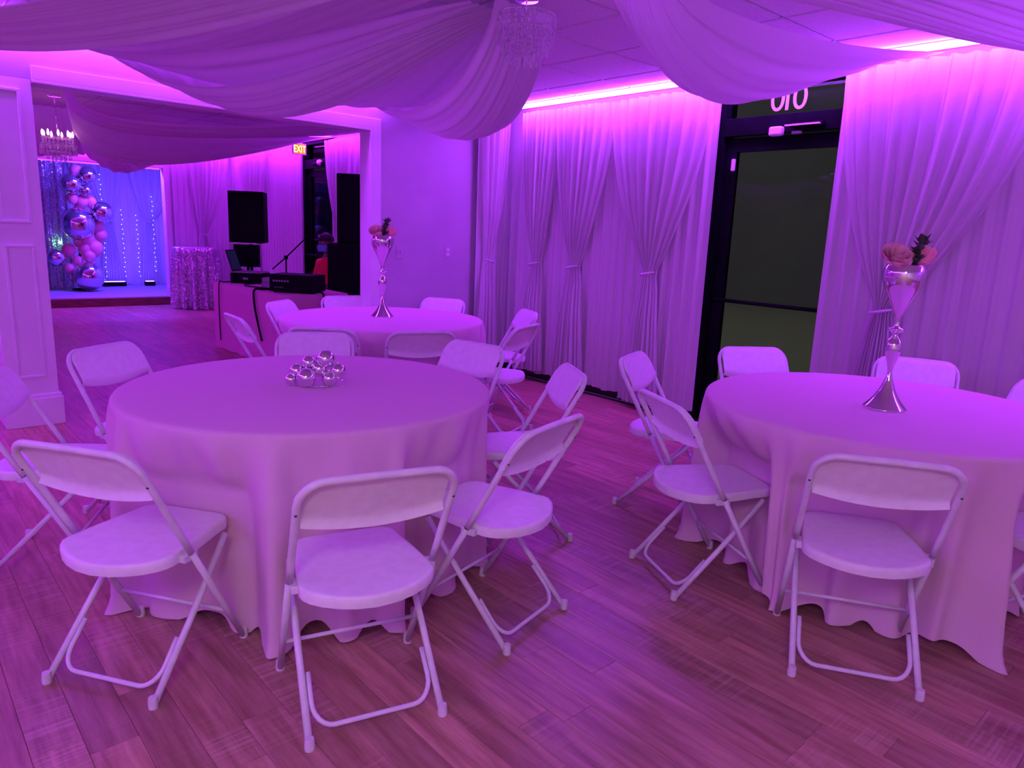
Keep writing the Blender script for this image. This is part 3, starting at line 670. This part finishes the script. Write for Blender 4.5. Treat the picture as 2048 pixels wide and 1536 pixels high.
CH = [
 # front left round table
 (.758, 2.525, -.987, 'front left white folding chair seen from behind at the table with silver balls', 1),
 (1.108, 2.018, -.2832, 'white folding chair front centre, nearest the camera, back turned to it', 1),
 (1.645, 2.137, .24, 'white folding chair right of the front centre chair, turned sideways', 1),
 (2.168, 2.600, 1.028, 'white folding chair on the right side of the silver ball table facing left', 1),
 (2.191, 3.144, 1.764, 'white folding chair at the far right of the silver ball table', 1),
 (1.784, 3.587, 2.658, 'white folding chair directly behind the silver balls', 1),
 (1.097, 3.645, 3.702, 'white folding chair at the far left of the silver ball table', 1),
 (.711, 3.347, 4.207, 'white folding chair cut by the left picture edge in front of the column', 1),
 # right round table
 (2.819, 1.546, -2.020, 'white folding chair on the left side of the right table, nearer one', 2),
 (2.705, 1.034, -1.009, 'white folding chair in front of the right table with its back to the camera', 2),
 (3.322, 2.081, 3.499, 'white folding chair behind the left side of the right table', 2),
 (3.843, 1.925, 2.564, 'white folding chair in front of the glass street door', 2),
 (4.221, 1.379, 1.923, 'white folding chair behind the right flower vase', 2),
 (4.098, .939, 1.235, 'white folding chair at the far right edge behind the right table', 2),
 (3.242, .65, -.332, 'white folding chair cut by the right picture edge', 2),
 # rear round table
 (2.439, 4.501, -.75, 'white folding chair at the near left of the rear vase table', 3),
 (2.811, 4.179, -.42, 'white folding chair at the near middle of the rear vase table', 3),
 (3.312, 4.117, .367, 'white folding chair at the near right of the rear vase table', 3),
 (3.752, 4.597, 1.152, 'white folding chair at the right end of the rear vase table by the curtain', 3),
 (3.696, 5.292, 2.097, 'white folding chair behind the rear vase table before the partition wall', 3),
 (3.232, 5.569, 2.980, 'white folding chair behind the rear vase table left of the vase', 3),
 (2.832, 5.404, 3.773, 'white folding chair at the back left of the rear vase table by the pink cloth', 3),
 (2.330, 4.942, 4.638, 'white folding chair at the left end of the rear vase table', 3),
]
GR = {1: 'folding chairs at the silver ball table', 2: 'folding chairs at the right table', 3: 'folding chairs at the rear table'}
for i, (x, y, a, lb, g) in enumerate(CH):
    o = proto if i == 0 else dup_tree(proto)
    o.location = (x, y, 0); o.rotation_euler = (0, 0, a); o['label'] = lb; o['group'] = GR[g]

# ================================================================== round tables with floor length cloths
def round_table(x, y, label, clabel, seed):
    t = thing('round_table', label, 'table', (x, y, 0), 0, 'round banquet tables')
    MB().lathe([(.755, .735), (.762, .745), (.762, .760), (.757, .765)], 64).build('tabletop', 'grey_plastic', t)
    for k in range(4):
        a = PI/4+PI/2*k; MB().tube([(.50*math.cos(a), .50*math.sin(a), 0), (.50*math.cos(a), .50*math.sin(a), .736)], .014, 8).build('leg', 'chair_metal', t, smooth=True)
    rnd = random.Random(seed)
    nf = 20; angs = sorted((k+.55*(rnd.random()-.5))*2*PI/nf for k in range(nf)); amps = [.55+.75*rnd.random() for _ in range(nf)]; wid = [.055+.04*rnd.random() for _ in range(nf)]
    hem = [rnd.random()*6.28 for _ in range(3)]
    def fold(a):
        s = 0
        for g, am, wd in zip(angs, amps, wid):
            d = (a-g+PI) % (2*PI)-PI; s += am*math.exp(-(d/wd)**2)
        return s
    NA = 300; prof = []
    for r in (.0, .2, .4, .6, .70, .75): prof.append((r, 0))
    v = [(0, 0, .7705)]; f = []; rings = []
    def ring(fn):
        b = len(v)
        for k in range(NA): v.append(fn(2*PI*k/NA))
        rings.append(b)
    for r in (.25, .5, .68, .745): ring(lambda a, r=r: (r*math.cos(a), r*math.sin(a), .7705))
    for da in (.35, .75, 1.15, 1.5):
        ring(lambda a, q=da: ((.752+.019*math.sin(q))*math.cos(a), (.752+.019*math.sin(q))*math.sin(a), .7515+.019*math.cos(q)))
    NV = 22
    for j in range(1, NV+1):
        q = j/NV
        def fn(a, q=q):
            z = .7515*(1-q); fo = fold(a)
            rr = .771 + (.125*fo-.060)*q**.62 + .005*math.sin(31*a+hem[0])*q
            lift = (.050*max(0, 1-fo*1.5) + .008*math.sin(3*a+hem[1]))*q**6
            zz = max(.004, z+lift+.004*q)
            # a fold that reaches the floor breaks outwards
            rr += .02*fo*max(0, q-.93)/.07
            p = Vector((rr*math.cos(a+.03*q*math.sin(4*a+hem[2])), rr*math.sin(a+.03*q*math.sin(4*a+hem[2])), zz))
            w_ = (.013*math.sin(27*a+hem[0])+.009*math.sin(43*a+hem[1])+.006*math.sin(16*a+hem[2]))*q**.45; p.x += w_*math.cos(a); p.y += w_*math.sin(a)
            # chairs pushed in press the cloth towards the table
            for cx, cy, ca, _l, _g in CH:
                fx, fy = -math.sin(ca), math.cos(ca); dx, dy = p.x+x-cx, p.y+y-cy
                lx, ly = dx*fy - dy*fx, dx*fx + dy*fy
                if abs(lx) < .33 and -.5 < ly < .07:
                    k = 1 if abs(lx) < .235 else max(0, 1-(abs(lx)-.235)/.09); k = k*k*(3-2*k)
                    h = min(1, max(0, (.745-zz)/.26)); h = h*h*(3-2*h)
                    mv = (.07-ly)*.66*k*h
                    if abs(lx) < .23 and .33 < zz < .56: mv = max(mv, .042-ly)
                    p.x += fx*mv; p.y += fy*mv
            return tuple(p)
        ring(fn)
    f += [(0, rings[0]+k, rings[0]+(k+1) % NA) for k in range(NA)]
    for b0, b1 in zip(rings, rings[1:]): f += [(b0+k, b1+k, b1+(k+1) % NA, b0+(k+1) % NA) for k in range(NA)]
    o = MB().add(v, f).build('tablecloth', 'cloth', smooth=True); o.location = (x, y, 0)
    return tag(o, clabel, 'tablecloth', 'blush round tablecloths')
round_table(1.401, 2.839, 'round banquet table under the cloth carrying the silver balls', 'blush pink floor length cloth on the table with silver balls', 3)
round_table(3.328, 1.202, 'round banquet table under the cloth on the right', 'blush pink floor length cloth on the right table', 8)
round_table(2.964, 4.783, 'round banquet table under the cloth at the rear', 'blush pink floor length cloth on the rear table', 5)

# ================================================================== vases and flowers
VP = [(1460, 168), (1450, 164), (1425, 140), (1400, 118), (1365, 93), (1330, 73), (1295, 57), (1260, 44), (1230, 34), (1200, 26), (1175, 20), (1160, 18), (1140, 20), (1100, 28), (1065, 39), (1030, 50), (990, 61), (960, 65), (930, 63), (910, 58), (890, 48), (875, 35), (865, 24), (850, 19), (838, 22), (828, 40), (820, 56), (810, 63), (800, 60), (792, 45), (786, 24), (775, 19), (740, 21), (700, 29), (660, 43), (620, 59), (580, 77), (540, 97), (500, 118), (460, 137), (425, 150), (390, 157), (360, 158), (335, 155), (310, 146), (292, 134), (285, 126), (287, 118), (320, 130), (360, 140)]
US = .000528
vase_me = MB().lathe([(h*US, (1460-y)*US) for y, h in VP], 40, capt=False).mesh('body')
def petal(c, r, az, el, tilt, openess, mb):
    """one cupped petal around c"""
    def fn(u, v):
        a = az + (u-.5)*1.5; rad = r*(.25+.75*math.sin(v*PI*.55))*openess
        h = r*(v**1.2)*1.15*math.cos(tilt)
        cup = (1-abs(2*u-1)**2.5*.35*v)
        out = rad + .18*r*max(0, v-.75)*3*openess
        return (c[0]+out*math.cos(a), c[1]+out*math.sin(a), c[2]+h*cup)
    mb.grid(fn, 6, 5)
def rose(parent, c, r, mt, tilt=(0, 0)):
    m = MB()
    for k, (n, op) in enumerate(((3, .35), (4, .62), (5, .9), (6, 1.15))):
        for i in range(n): petal((0, 0, -.1*r*k), r*(1-.04*k), 2*PI*i/n+k*.5, 0, .12*k, op, m)
    o = m.build('rose', mt, parent, smooth=True); o.location = c; o.rotation_euler = (tilt[0], tilt[1], 0); return o
def vase(x, y, z, label, flabel, seed, fs):
    t = thing('trumpet_vase', label, 'vase', (x, y, z), seed*.7, 'silver trumpet vases')
    link('body', vase_me, 'chrome', t, True)
    a = thing('flower_arrangement', flabel, 'flowers', (x, y, z+.60), 0, 'artificial flower arrangements')
    rnd = random.Random(seed); R = CR.xy.normalized()
    def off(dx, dd, dz): return (R.x*dx - R.y*dd*-1*0 + CF.x*dd, R.y*dx + CF.y*dd, dz)
    rose(a, off(-.058*fs, -.01, .038), .056*fs, 'rose_pale', (.5, -.5))
    rose(a, off(.062*fs, .0, .034), .054*fs, 'rose', (-.4, .5))
    rose(a, off(.0, .05, .040), .046*fs, 'rose', (.3, .3))
    rose(a, off(-.02, -.035, .010), .036*fs, 'rose_pale', (-.6, -.1))
    MB().tube([(0, 0, -.16), (0, 0, .03)], .012, 8).build('stem_bundle', 'leaf', a, smooth=True)
    leafm = []
    for k in range(36):
        u = rnd.random(); ln = .034+.024*rnd.random(); base = Vector(off(.012+.035*u*fs, -.025, .02+.10*u)); yw = rnd.random()*6.28; el = .3+rnd.random()*.9
        d = Vector((math.cos(yw)*math.cos(el), math.sin(yw)*math.cos(el), math.sin(el))); s = d.cross(Vector((0, 0, 1))).normalized()*ln*.36; nr = s.cross(d).normalized()*ln*.1
        v = [base, base+d*ln*.4+s+nr, base+d*ln, base+d*ln*.4-s+nr, base+d*ln*.45-nr]
        MB().add(v, [(0, 4, 1), (1, 4, 2), (2, 4, 3), (3, 4, 0)]).build('leaf', 'leaf', a)
    MB().tube([off(0, -.01, -.05), off(.02, -.02, .04), off(.045*fs, -.02, .12)], .004, 6).build('sprig', 'leaf', a, smooth=True)
vase(3.27, 1.18, .771, 'tall silver trumpet vase on the right table', 'coral and pink roses with dark leaves in the right vase', 1, 1.0)
vase(2.985, 4.83, .771, 'tall silver trumpet vase on the rear table', 'small pink roses with dark leaves in the rear vase', 2, .85)
# silver balls
balls = [(1.45, 2.803, .886, .040), (1.394, 2.85, .868, .031), (1.35, 2.875, .832, .031), (1.322, 2.87, .7975, .0265), (1.360, 2.805, .8130, .0415), (1.427, 2.815, .843, .034), (1.450, 2.772, .8055, .034), (1.486, 2.760, .838, .033)]
bl = ['largest upper silver ball crowning the pile', 'small silver ball at the upper left of the pile', 'silver ball on the left shoulder of the pile', 'leftmost small silver ball resting on the cloth', 'large silver ball front and low in the pile', 'small silver ball in the middle of the pile', 'silver ball resting on the cloth at the front right', 'rightmost raised silver ball of the pile']
for (x, y, z, r), lb in zip(balls, bl):
    t = thing('silver_ball', lb + ' on the front table', 'ornament', (x, y, z), 0, 'silver balls on the front table')
    MB().sphere((0, 0, 0), r, 28, 18).build('shell', 'chrome', t, smooth=True)
    MB().lathe([(.004, r-.001), (.0045, r+.004), (.003, r+.005)], 10).build('collar', 'chrome', t, smooth=True)
bm_ = MB(); rnd = random.Random(5); px, py, pz = 1.50, 2.752, .815
pth = [(1.482, 2.742, .815), (1.492, 2.738, .800), (1.496, 2.732, .785), (1.488, 2.726, .7755), (1.478, 2.728, .7755), (1.470, 2.735, .7755)] + [(1.43-.008*k, 2.757+.004*k, .7755) for k in range(8)] + [(1.455+.006*k, 2.75-.002*k, .826-.004*k) for k in range(5)]
for q in pth: bm_.sphere(q, .0042, 10, 7)
o = bm_.build('bead_garland', 'chrome', smooth=True); recenter(o); tag(o, 'string of tiny silver beads woven round the silver balls', 'garland')

# ================================================================== DJ corner in the dance room
dj = thing('folding_table', 'rectangular folding table under the rose cloth of the music desk', 'table', (3.42, 7.72, 0))
MB().box(-.36, .36, -.86, .86, .715, .745).build('tabletop', 'grey_plastic', dj, bevel=.006)
for sx in (-1, 1):
    for sy in (-1, 1): MB().tube([(sx*.30, sy*.74, 0), (sx*.30, sy*.74, .716)], .014, 8).build('leg', 'chair_metal', dj, smooth=True)
def rect_cloth(hx, hy, zt, z0, seed):
    rnd = random.Random(seed); N = 240; rings = []; v = []; f = []
    per = []
    for k in range(N):
        s = k/N*4; side = int(s); q = s-side
        c = [(-hx, -hy), (hx, -hy), (hx, hy), (-hx, hy)]; a, b = c[side], c[(side+1) % 4]
        per.append((a[0]+(b[0]-a[0])*q, a[1]+(b[1]-a[1])*q))
    def ring(sc, z, w):
        b = len(v)
        for k, (x, y) in enumerate(per):
            n = Vector((x/hx if abs(x) >= hx-1e-6 else 0, y/hy if abs(y) >= hy-1e-6 else 0)); n = n.normalized() if n.length else n
            d = w*(.5+.5*math.sin(2*PI*k/N*22+rnd_ph)+.3*math.sin(2*PI*k/N*9+1))
            v.append((x*sc+n.x*d, y*sc+n.y*d, z))
        rings.append(b)
    rnd_ph = rnd.random()*6
    ring(.5, zt, 0); ring(.98, zt, 0); ring(1.0, zt-.006, 0); 
    for j in range(1, 11): ring(1.0+.012*j/10, zt-.006-(zt-.006-z0)*j/10, .028*(j/10)**.8)
    f.append(tuple(range(N)))
    for b0, b1 in zip(rings, rings[1:]): f += [(b0+k, b1+k, b1+(k+1) % N, b0+(k+1) % N) for k in range(N)]
    return MB().add(v, f)
o = rect_cloth(.385, .885, .7515, .004, 4).build('tablecloth', 'dj_cloth', smooth=True); o.location = (3.42, 7.72, 0); tag(o, 'rose pink cloth draped to the floor over the music desk', 'tablecloth')
def rotz(cx, cy, a):
    c, s = math.cos(a), math.sin(a); return lambda p: (cx+p[0]*c-p[1]*s, cy+p[0]*s+p[1]*c, p[2])
ZT = .7525
# amplifier rack
t = thing('audio_mixer', 'black boxy amplifier on the near end of the music desk', 'amplifier', (3.36, 7.08, ZT), -.87)
MB().box(-.235, .235, -.16, .16, .012, .185).build('case', 'black_plastic', t, bevel=.006)
for k in range(6): MB().lathe([(.011, 0), (.010, .016)], 10).build('knob', 'grey_plastic', t, smooth=True).matrix_local = Matrix.Translation((-.18+.03*k, -.161, .12)) @ Matrix.Rotation(PI/2, 4, 'X')
for k in range(5): MB().box(-.18+.02*k, -.174+.02*k, -.166, -.16, .05, .06).build('socket', 'grey_plastic', t)
for sx in (-1, 1):
    for sy in (-1, 1): MB().lathe([(.014, 0), (.014, .013)], 8, (sx*.19, sy*.12, 0)).build('rubber_foot', 'black_plastic', t)
# controllers stacked on a case
t = thing('equipment_case', 'flat grey effects unit lying on the music desk behind the amplifier', 'audio unit', (3.42, 7.62, ZT), -.80)
MB().box(-.17, .17, -.13, .13, 0, .055).build('case', 'grey_plastic', t, bevel=.005)
t = thing('disc_player', 'flat grey disc player stacked on the effects unit', 'audio unit', (3.42, 7.63, ZT+.056), -.84)
MB().box(-.16, .16, -.12, .12, 0, .05).build('case', 'grey_plastic', t, bevel=.005)
MB().lathe([(.07, .05), (.068, .062), (.01, .063)], 28).build('jog_wheel', 'black_plastic', t)
t = thing('equipment_case', 'black case raising the laptop at the far end of the desk', 'case', (3.36, 8.30, ZT), -.80)
MB().box(-.18, .18, -.14, .14, 0, .115).build('body', 'black_plastic', t, bevel=.006)
MB().box(-.03, .03, -.147, -.14, .045, .07).build('latch', 'grey_plastic', t)
t = thing('laptop', 'open laptop with bluish screen raised on a black case', 'laptop', (3.36, 8.30, ZT+.116), -.80)
MB().box(-.17, .17, -.12, .12, 0, .018).build('base', 'grey_plastic', t, bevel=.004)
rt = lambda p: (-.17+.018+p[2]*-.28, p[0], .018+p[2]*.96)
lid = MB().box(-.115, .115, 0, 0, 0, 0)
def lidbox(y0, y1, z0, z1, th, off):
    m = MB(); v = []
    for z in (z0, z1):
        for y in (y0, y1):
            for q in (0, th): v.append((-.165-z*.30+off+q, y, .016+z*.95))
    return m.add(v, [(0, 1, 3, 2), (4, 6, 7, 5), (0, 4, 5, 1), (2, 3, 7, 6), (0, 2, 6, 4), (1, 5, 7, 3)])
ld = lidbox(-.12, .12, 0, .25, .008, 0).build('lid', 'black_plastic', t); lidbox(-.11, .11, .015, .24, .001, .0085).build('screen', 'screen', ld)
t = thing('monitor', 'small black monitor standing behind the laptop', 'monitor', (3.43, 8.54, ZT), -.70)
MB().box(-.08, .08, -.06, .06, 0, .012).build('base', 'black_plastic', t, bevel=.004)
MB().box(-.015, .015, -.01, .01, .012, .2).build('neck', 'black_plastic', t)
b_ = MB().box(-.16, .14, -.02, .02, .17, .43).build('screen_body', 'black_plastic', t, bevel=.006)
MB().box(-.15, .13, -.0215, -.02, .18, .42).build('panel', 'black_metal', b_)
# mic stand on the desk
t = thing('microphone_stand', 'short black boom microphone stand on the music desk', 'microphone stand', (3.52, 7.70, ZT))
MB().lathe([(.07, 0), (.07, .012), (.02, .02)], 24).build('base', 'black_metal', t, smooth=True)
MB().tube([(0, 0, .015), (0, 0, .32)], .009, 8).build('post', 'black_metal', t, smooth=True)
MB().box(-.018, .018, -.018, .018, .305, .345).build('clamp', 'black_metal', t, bevel=.005)
MB().tube([(-.12, .09, .19), (.0, 0, .325), (.17, -.125, .535)], .0075, 8).build('boom', 'black_metal', t, smooth=True)
MB().tube([(.165, -.12, .53), (.20, -.145, .575)], [.012, .02], 10).build('microphone', 'black_plastic', t, smooth=True)
# cables
def cable(pts, r, label, mt='black_plastic'):
    P = [Vector(p) for p in pts]; q = []
    for i in range(len(P)-1):
        p0, p1, p2, p3 = P[max(i-1, 0)], P[i], P[i+1], P[min(i+2, len(P)-1)]
        for k in range(8):
            s = k/8; q.append(.5*((2*p1)+(p2-p0)*s+(2*p0-5*p1+4*p2-p3)*s*s+(3*p1-p0-3*p2+p3)*s**3))
    q.append(P[-1]); o = MB().tube(q, r, 7).build('cable', mt, smooth=True); recenter(o); return tag(o, label, 'cable', 'cables on the music desk')
cable([(3.30, 7.30, .765), (3.10, 7.36, .765), (3.018, 7.38, .755), (3.008, 7.36, .60), (3.005, 7.28, .42), (3.0, 7.18, .25)], .011, 'thick black cable hanging down the long side of the music desk')
cable([(3.47, 6.86, .79), (3.50, 6.83, .765), (3.51, 6.818, .75), (3.515, 6.81, .62), (3.54, 6.80, .5)], .008, 'black cable hanging down the short end of the music desk')
cable([(3.30, 8.05, .765), (3.15, 7.95, .765), (3.10, 7.75, .765), (3.16, 7.5, .765), (3.25, 7.35, .765)], .007, 'black cable looping across the music desk top')
cable([(3.20, 8.32, .766), (3.05, 8.35, .766), (3.016, 8.36, .755), (3.008, 8.37, .5), (3.0, 8.34, .1)], .006, 'thin black cable at the far corner of the music desk')
# speakers
def cabinet(parent, w2, d2, z0, z1, logo=None, taper=.8):
    out = [(-w2, -d2), (w2, -d2), (w2*taper, d2), (-w2*taper, d2)]
    b = MB().prism(out, z0, z1).build('cabinet', 'black_plastic', parent, bevel=.012)
    g = MB().box(-w2+.018, w2-.018, -d2-.010, -d2+.002, z0+.025, z1-.025).build('grille', 'grille', parent, bevel=.006)
    if logo is not None: MB().box(logo-.035, logo+.035, -d2-.014, -d2-.010, z0+.40*(z1-z0)-.006, z0+.40*(z1-z0)+.006).build('badge', 'plate', g)
t = thing('speaker_stand', 'black tripod stand under the pole mounted speaker', 'speaker stand', (3.70, 9.10, 0))
MB().tube([(0, 0, .25), (0, 0, 1.25)], .018, 10).build('pole', 'black_metal', t, smooth=True)
MB().lathe([(.03, .68), (.03, .76)], 12).build('collar', 'black_plastic', t, smooth=True)
for k in range(3):
    a = 2*PI*k/3+.5; MB().tube([(.02*math.cos(a), .02*math.sin(a), .70), (.42*math.cos(a), .42*math.sin(a), .012)], .011, 8).build('leg', 'black_metal', t, smooth=True)
    MB().tube([(.02*math.cos(a), .02*math.sin(a), .30), (.22*math.cos(a), .22*math.sin(a), .35)], .008, 6).build('brace', 'black_metal', t)
t = thing('loudspeaker', 'black loudspeaker mounted on a pole beyond the music desk', 'speaker', (3.70, 9.10, 1.19), -.66)
cabinet(t, .215, .18, 0, .62)
MB().box(-.20, .12, -.17, .06, -.014, .0).build('pole_mount', 'white_plastic', t)
t = thing('subwoofer', 'large black subwoofer cabinet standing right of the music desk', 'speaker', (4.52, 7.88, 0), -.60)
cabinet(t, .33, .26, .02, 1.24, -.10, .95)
for sx in (-1, 1):
    for sy in (-1, 1): MB().lathe([(.02, 0), (.02, .022)], 10, (sx*.26, sy*.19, 0)).build('foot', 'black_plastic', t)
t = thing('loudspeaker', 'tall black loudspeaker stacked on the subwoofer', 'speaker', (4.58, 7.88, 1.243), -.60)
cabinet(t, .275, .22, 0, .80, None, .9)
# exit sign
t = thing('exit_sign', 'small lit exit sign above the far door', 'exit sign', (4.88, 9.95, 2.40))
MB().box(-.20, 0, -.02, .02, 0, .15).build('housing', 'white_plastic', t, bevel=.005)
MB().box(-.19, -.01, -.0212, -.0195, .012, .138).build('face', 'exit_glow', t)
cu = bpy.data.curves.new('lettering', 'FONT'); cu.body = 'EXIT'; cu.size = .135; cu.extrude = .001; cu.align_x = 'CENTER'
o = bpy.data.objects.new('lettering', cu); me = o.to_mesh().copy(); bpy.data.objects.remove(o)
me.transform(Matrix(((.66, 0, 0, -.10), (0, 0, 1, -.0228), (0, 1, 0, .03), (0, 0, 0, 1)))); link('lettering', me, 'exit_face', t)
# sequin cocktail table
t = thing('cocktail_table', 'tall round cocktail table under the sequin cloth', 'table', (4.16, 12.52, 0))
MB().lathe([(.345, .955), (.35, .96), (.35, .985), (.345, .99)], 40).build('tabletop', 'grey_plastic', t)
MB().tube([(0, 0, .02), (0, 0, .956)], .03, 12).build('post', 'black_metal', t, smooth=True)
MB().lathe([(.22, 0), (.22, .015), (.04, .03)], 28).build('base', 'black_metal', t, smooth=True)
def seqc(u, v):
    a = 2*PI*u
    if v < .25: r = .357*v/.25; return (r*math.cos(a), r*math.sin(a), .994)
    q = (v-.25)/.75; r = .357+.03*q+  .055*q**.7*math.sin(15*a+.6*math.sin(2*a)); return (r*math.cos(a), r*math.sin(a), .994-.985*q)
o = MB().grid(seqc, 150, 20).build('sequin_tablecloth', 'silver_thread', smooth=True); o.location = (4.16, 12.52, 0); tag(o, 'silver sequin cloth hanging in folds from the cocktail table', 'tablecloth')

# ================================================================== the person at the music desk (seated)
def skinned(name, verts, edges, radii, material, parent, root=0, sub=2):
    me = bpy.data.meshes.new(name); me.from_pydata(verts, edges, []); o = bpy.data.objects.new(name, me); COL.objects.link(o)
    sk = o.modifiers.new('skin', 'SKIN'); sk.use_smooth_shade = True
    for i, r in enumerate(radii): me.skin_vertices[0].data[i].radius = (r, r) if not isinstance(r, tuple) else r
    me.skin_vertices[0].data[root].use_root = True
    sb = o.modifiers.new('sub', 'SUBSURF'); sb.levels = sub; sb.render_levels = sub
    dg = bpy.context.evaluated_depsgraph_get(); m2 = bpy.data.meshes.new_from_object(o.evaluated_get(dg)); bpy.data.objects.remove(o); m2.name = name
    m2.polygons.foreach_set('use_smooth', [True]*len(m2.polygons)); m2.materials.clear(); m2.materials.append(M[material]) if material else None
    ob = bpy.data.objects.new(name, m2); COL.objects.link(ob); ob.parent = parent; return ob
pr = thing('person', 'person in red shirt, black cap and blue mask seated behind the music desk', 'person', (4.50, 8.56, 0), 1.75)
pr.scale = (1.05, 1.05, 1.05)
# local: +y is the way the person faces
V = [(0, 0, .52), (0, -.01, .66), (0, .0, .82), (0, .01, .93), (0, .015, .985), (0, .03, 1.06),
     (.17, 0, .92), (.22, .05, .70), (.17, .27, .64), (.14, .35, .655),
     (-.17, 0, .92), (-.22, .05, .70), (-.17, .27, .64), (-.14, .35, .655),
     (.09, .02, .50), (.11, .42, .50), (.11, .40, .10), (.11, .42, .05), (.11, .55, .035),
     (-.09, .02, .50), (-.11, .42, .50), (-.11, .40, .10), (-.11, .42, .05), (-.11, .55, .035)]
Ed = [(0, 1), (1, 2), (2, 3), (3, 4), (4, 5), (3, 6), (6, 7), (7, 8), (8, 9), (3, 10), (10, 11), (11, 12), (12, 13), (0, 14), (14, 15), (15, 16), (16, 17), (17, 18), (0, 19), (19, 20), (20, 21), (21, 22), (22, 23)]
Rr = [(.155, .12), (.15, .11), (.165, .115), (.13, .095), .062, .055, .065, .052, .040, .033, .065, .052, .040, .033, .09, .065, .045, .045, .035, .09, .065, .045, .045, .035]
body = skinned('body', V, Ed, Rr, 'red_shirt', pr, 0, 2)
body.data.materials.append(M['jeans']); body.data.materials.append(M['skin'])
for p in body.data.polygons:
    c = p.center
    p.material_index = 2 if (c.z > .985 or (c.y > .15 and c.z > .59)) else (1 if c.z < .56 else 0)
# head as one mesh with a modelled face
hm = MB()
def headp(u, v):
    th = -PI/2+PI*v; a = 2*PI*u; x = .074*math.cos(th)*math.sin(a); y = .094*math.cos(th)*math.cos(a); z = .118*math.sin(th)
    if z < 0: x *= 1-.25*(z/.118)**2; y = y*(1-.12*(z/.118)**2)+.012*(-z/.118)
    nose = math.exp(-((x/.013)**2+((z+.012)/.022)**2)); y += .022*nose*(y > 0)
    for s in (-1, 1): y -= .009*math.exp(-(((x-s*.03)/.014)**2+((z-.012)/.010)**2))*(y > 0); x += s*.014*math.exp(-((y/.018)**2+((z)/.028)**2))*(x*s > .05)
    y += .005*math.exp(-((x/.024)**2+((z+.052)/.008)**2))*(y > 0)
    return (x, y+.045, z+1.155)
hm.grid(headp, 36, 26).build('head', 'skin', pr, smooth=True)
for s in (-1, 1): MB().sphere((s*.03, .045+.079, 1.167), .009, 10, 7).build('eye', 'white_plastic', pr, smooth=True)
def capp(u, v):
    a = 2*PI*u; th = PI/2*v; return (.085*math.cos(th)*math.sin(a), .105*math.cos(th)*math.cos(a)+.045, 1.190+.098*math.sin(th))
cp = MB().grid(capp, 30, 10).build('cap', 'cap_black', pr, smooth=True)
brim = [(.078*math.sin(a), .14+.075*math.cos(a)) for a in [(-PI/2+PI*k/12) for k in range(13)]] + [(.075, .10), (-.075, .10)]
MB().prism(brim, 1.192, 1.198).build('brim', 'cap_black', cp)
MB().sphere((0, .045+.104, 1.245), .018, 10, 7, (1, .25, 1)).build('emblem', 'plate', cp, smooth=True)
def maskp(u, v):
    a = (u-.5)*2.3; z = 1.062+.078*v; r = 1.02+.05*math.sin(PI*v)
    return (.078*r*math.sin(a), .045+.106*r*math.cos(a)*(1+.05*math.sin(PI*v)*math.cos(a)), z)
MB().grid(maskp, 16, 8).build('face_mask', 'mask', pr, smooth=True)
# five-fingered hands resting on the desk edge
for s in (-1, 1):
    hv = [(s*.14, .345, .655), (s*.135, .40, .650)]; he = [(0, 1)]; hr = [.026, (.034, .016)]
    for k in range(4):
        b = len(hv); x = s*(.135+(-.030+.020*k)); L = (.034, .040, .038, .030)[k]
        hv += [(x, .43, .652), (x, .43+L, .648), (x, .43+L*1.75, .634)]; he += [(1, b), (b, b+1), (b+1, b+2)]; hr += [.010, .009, .008]
    b = len(hv); hv += [(s*.105, .39, .65), (s*.085, .42, .645), (s*.082, .45, .64)]; he += [(0, b), (b, b+1), (b+1, b+2)]; hr += [.012, .010, .009]
    skinned('hand', hv, he, hr, 'skin', pr, 0, 1)
o = dup_tree(proto); o.rotation_euler = (0, 0, 1.75)
o.location = Vector((4.50, 8.56, 0)) + Matrix.Rotation(1.75, 3, 'Z') @ Vector((0, .20, 0)); o['label'] = 'white folding chair under the seated person'; o['group'] = 'folding chair at the music desk'
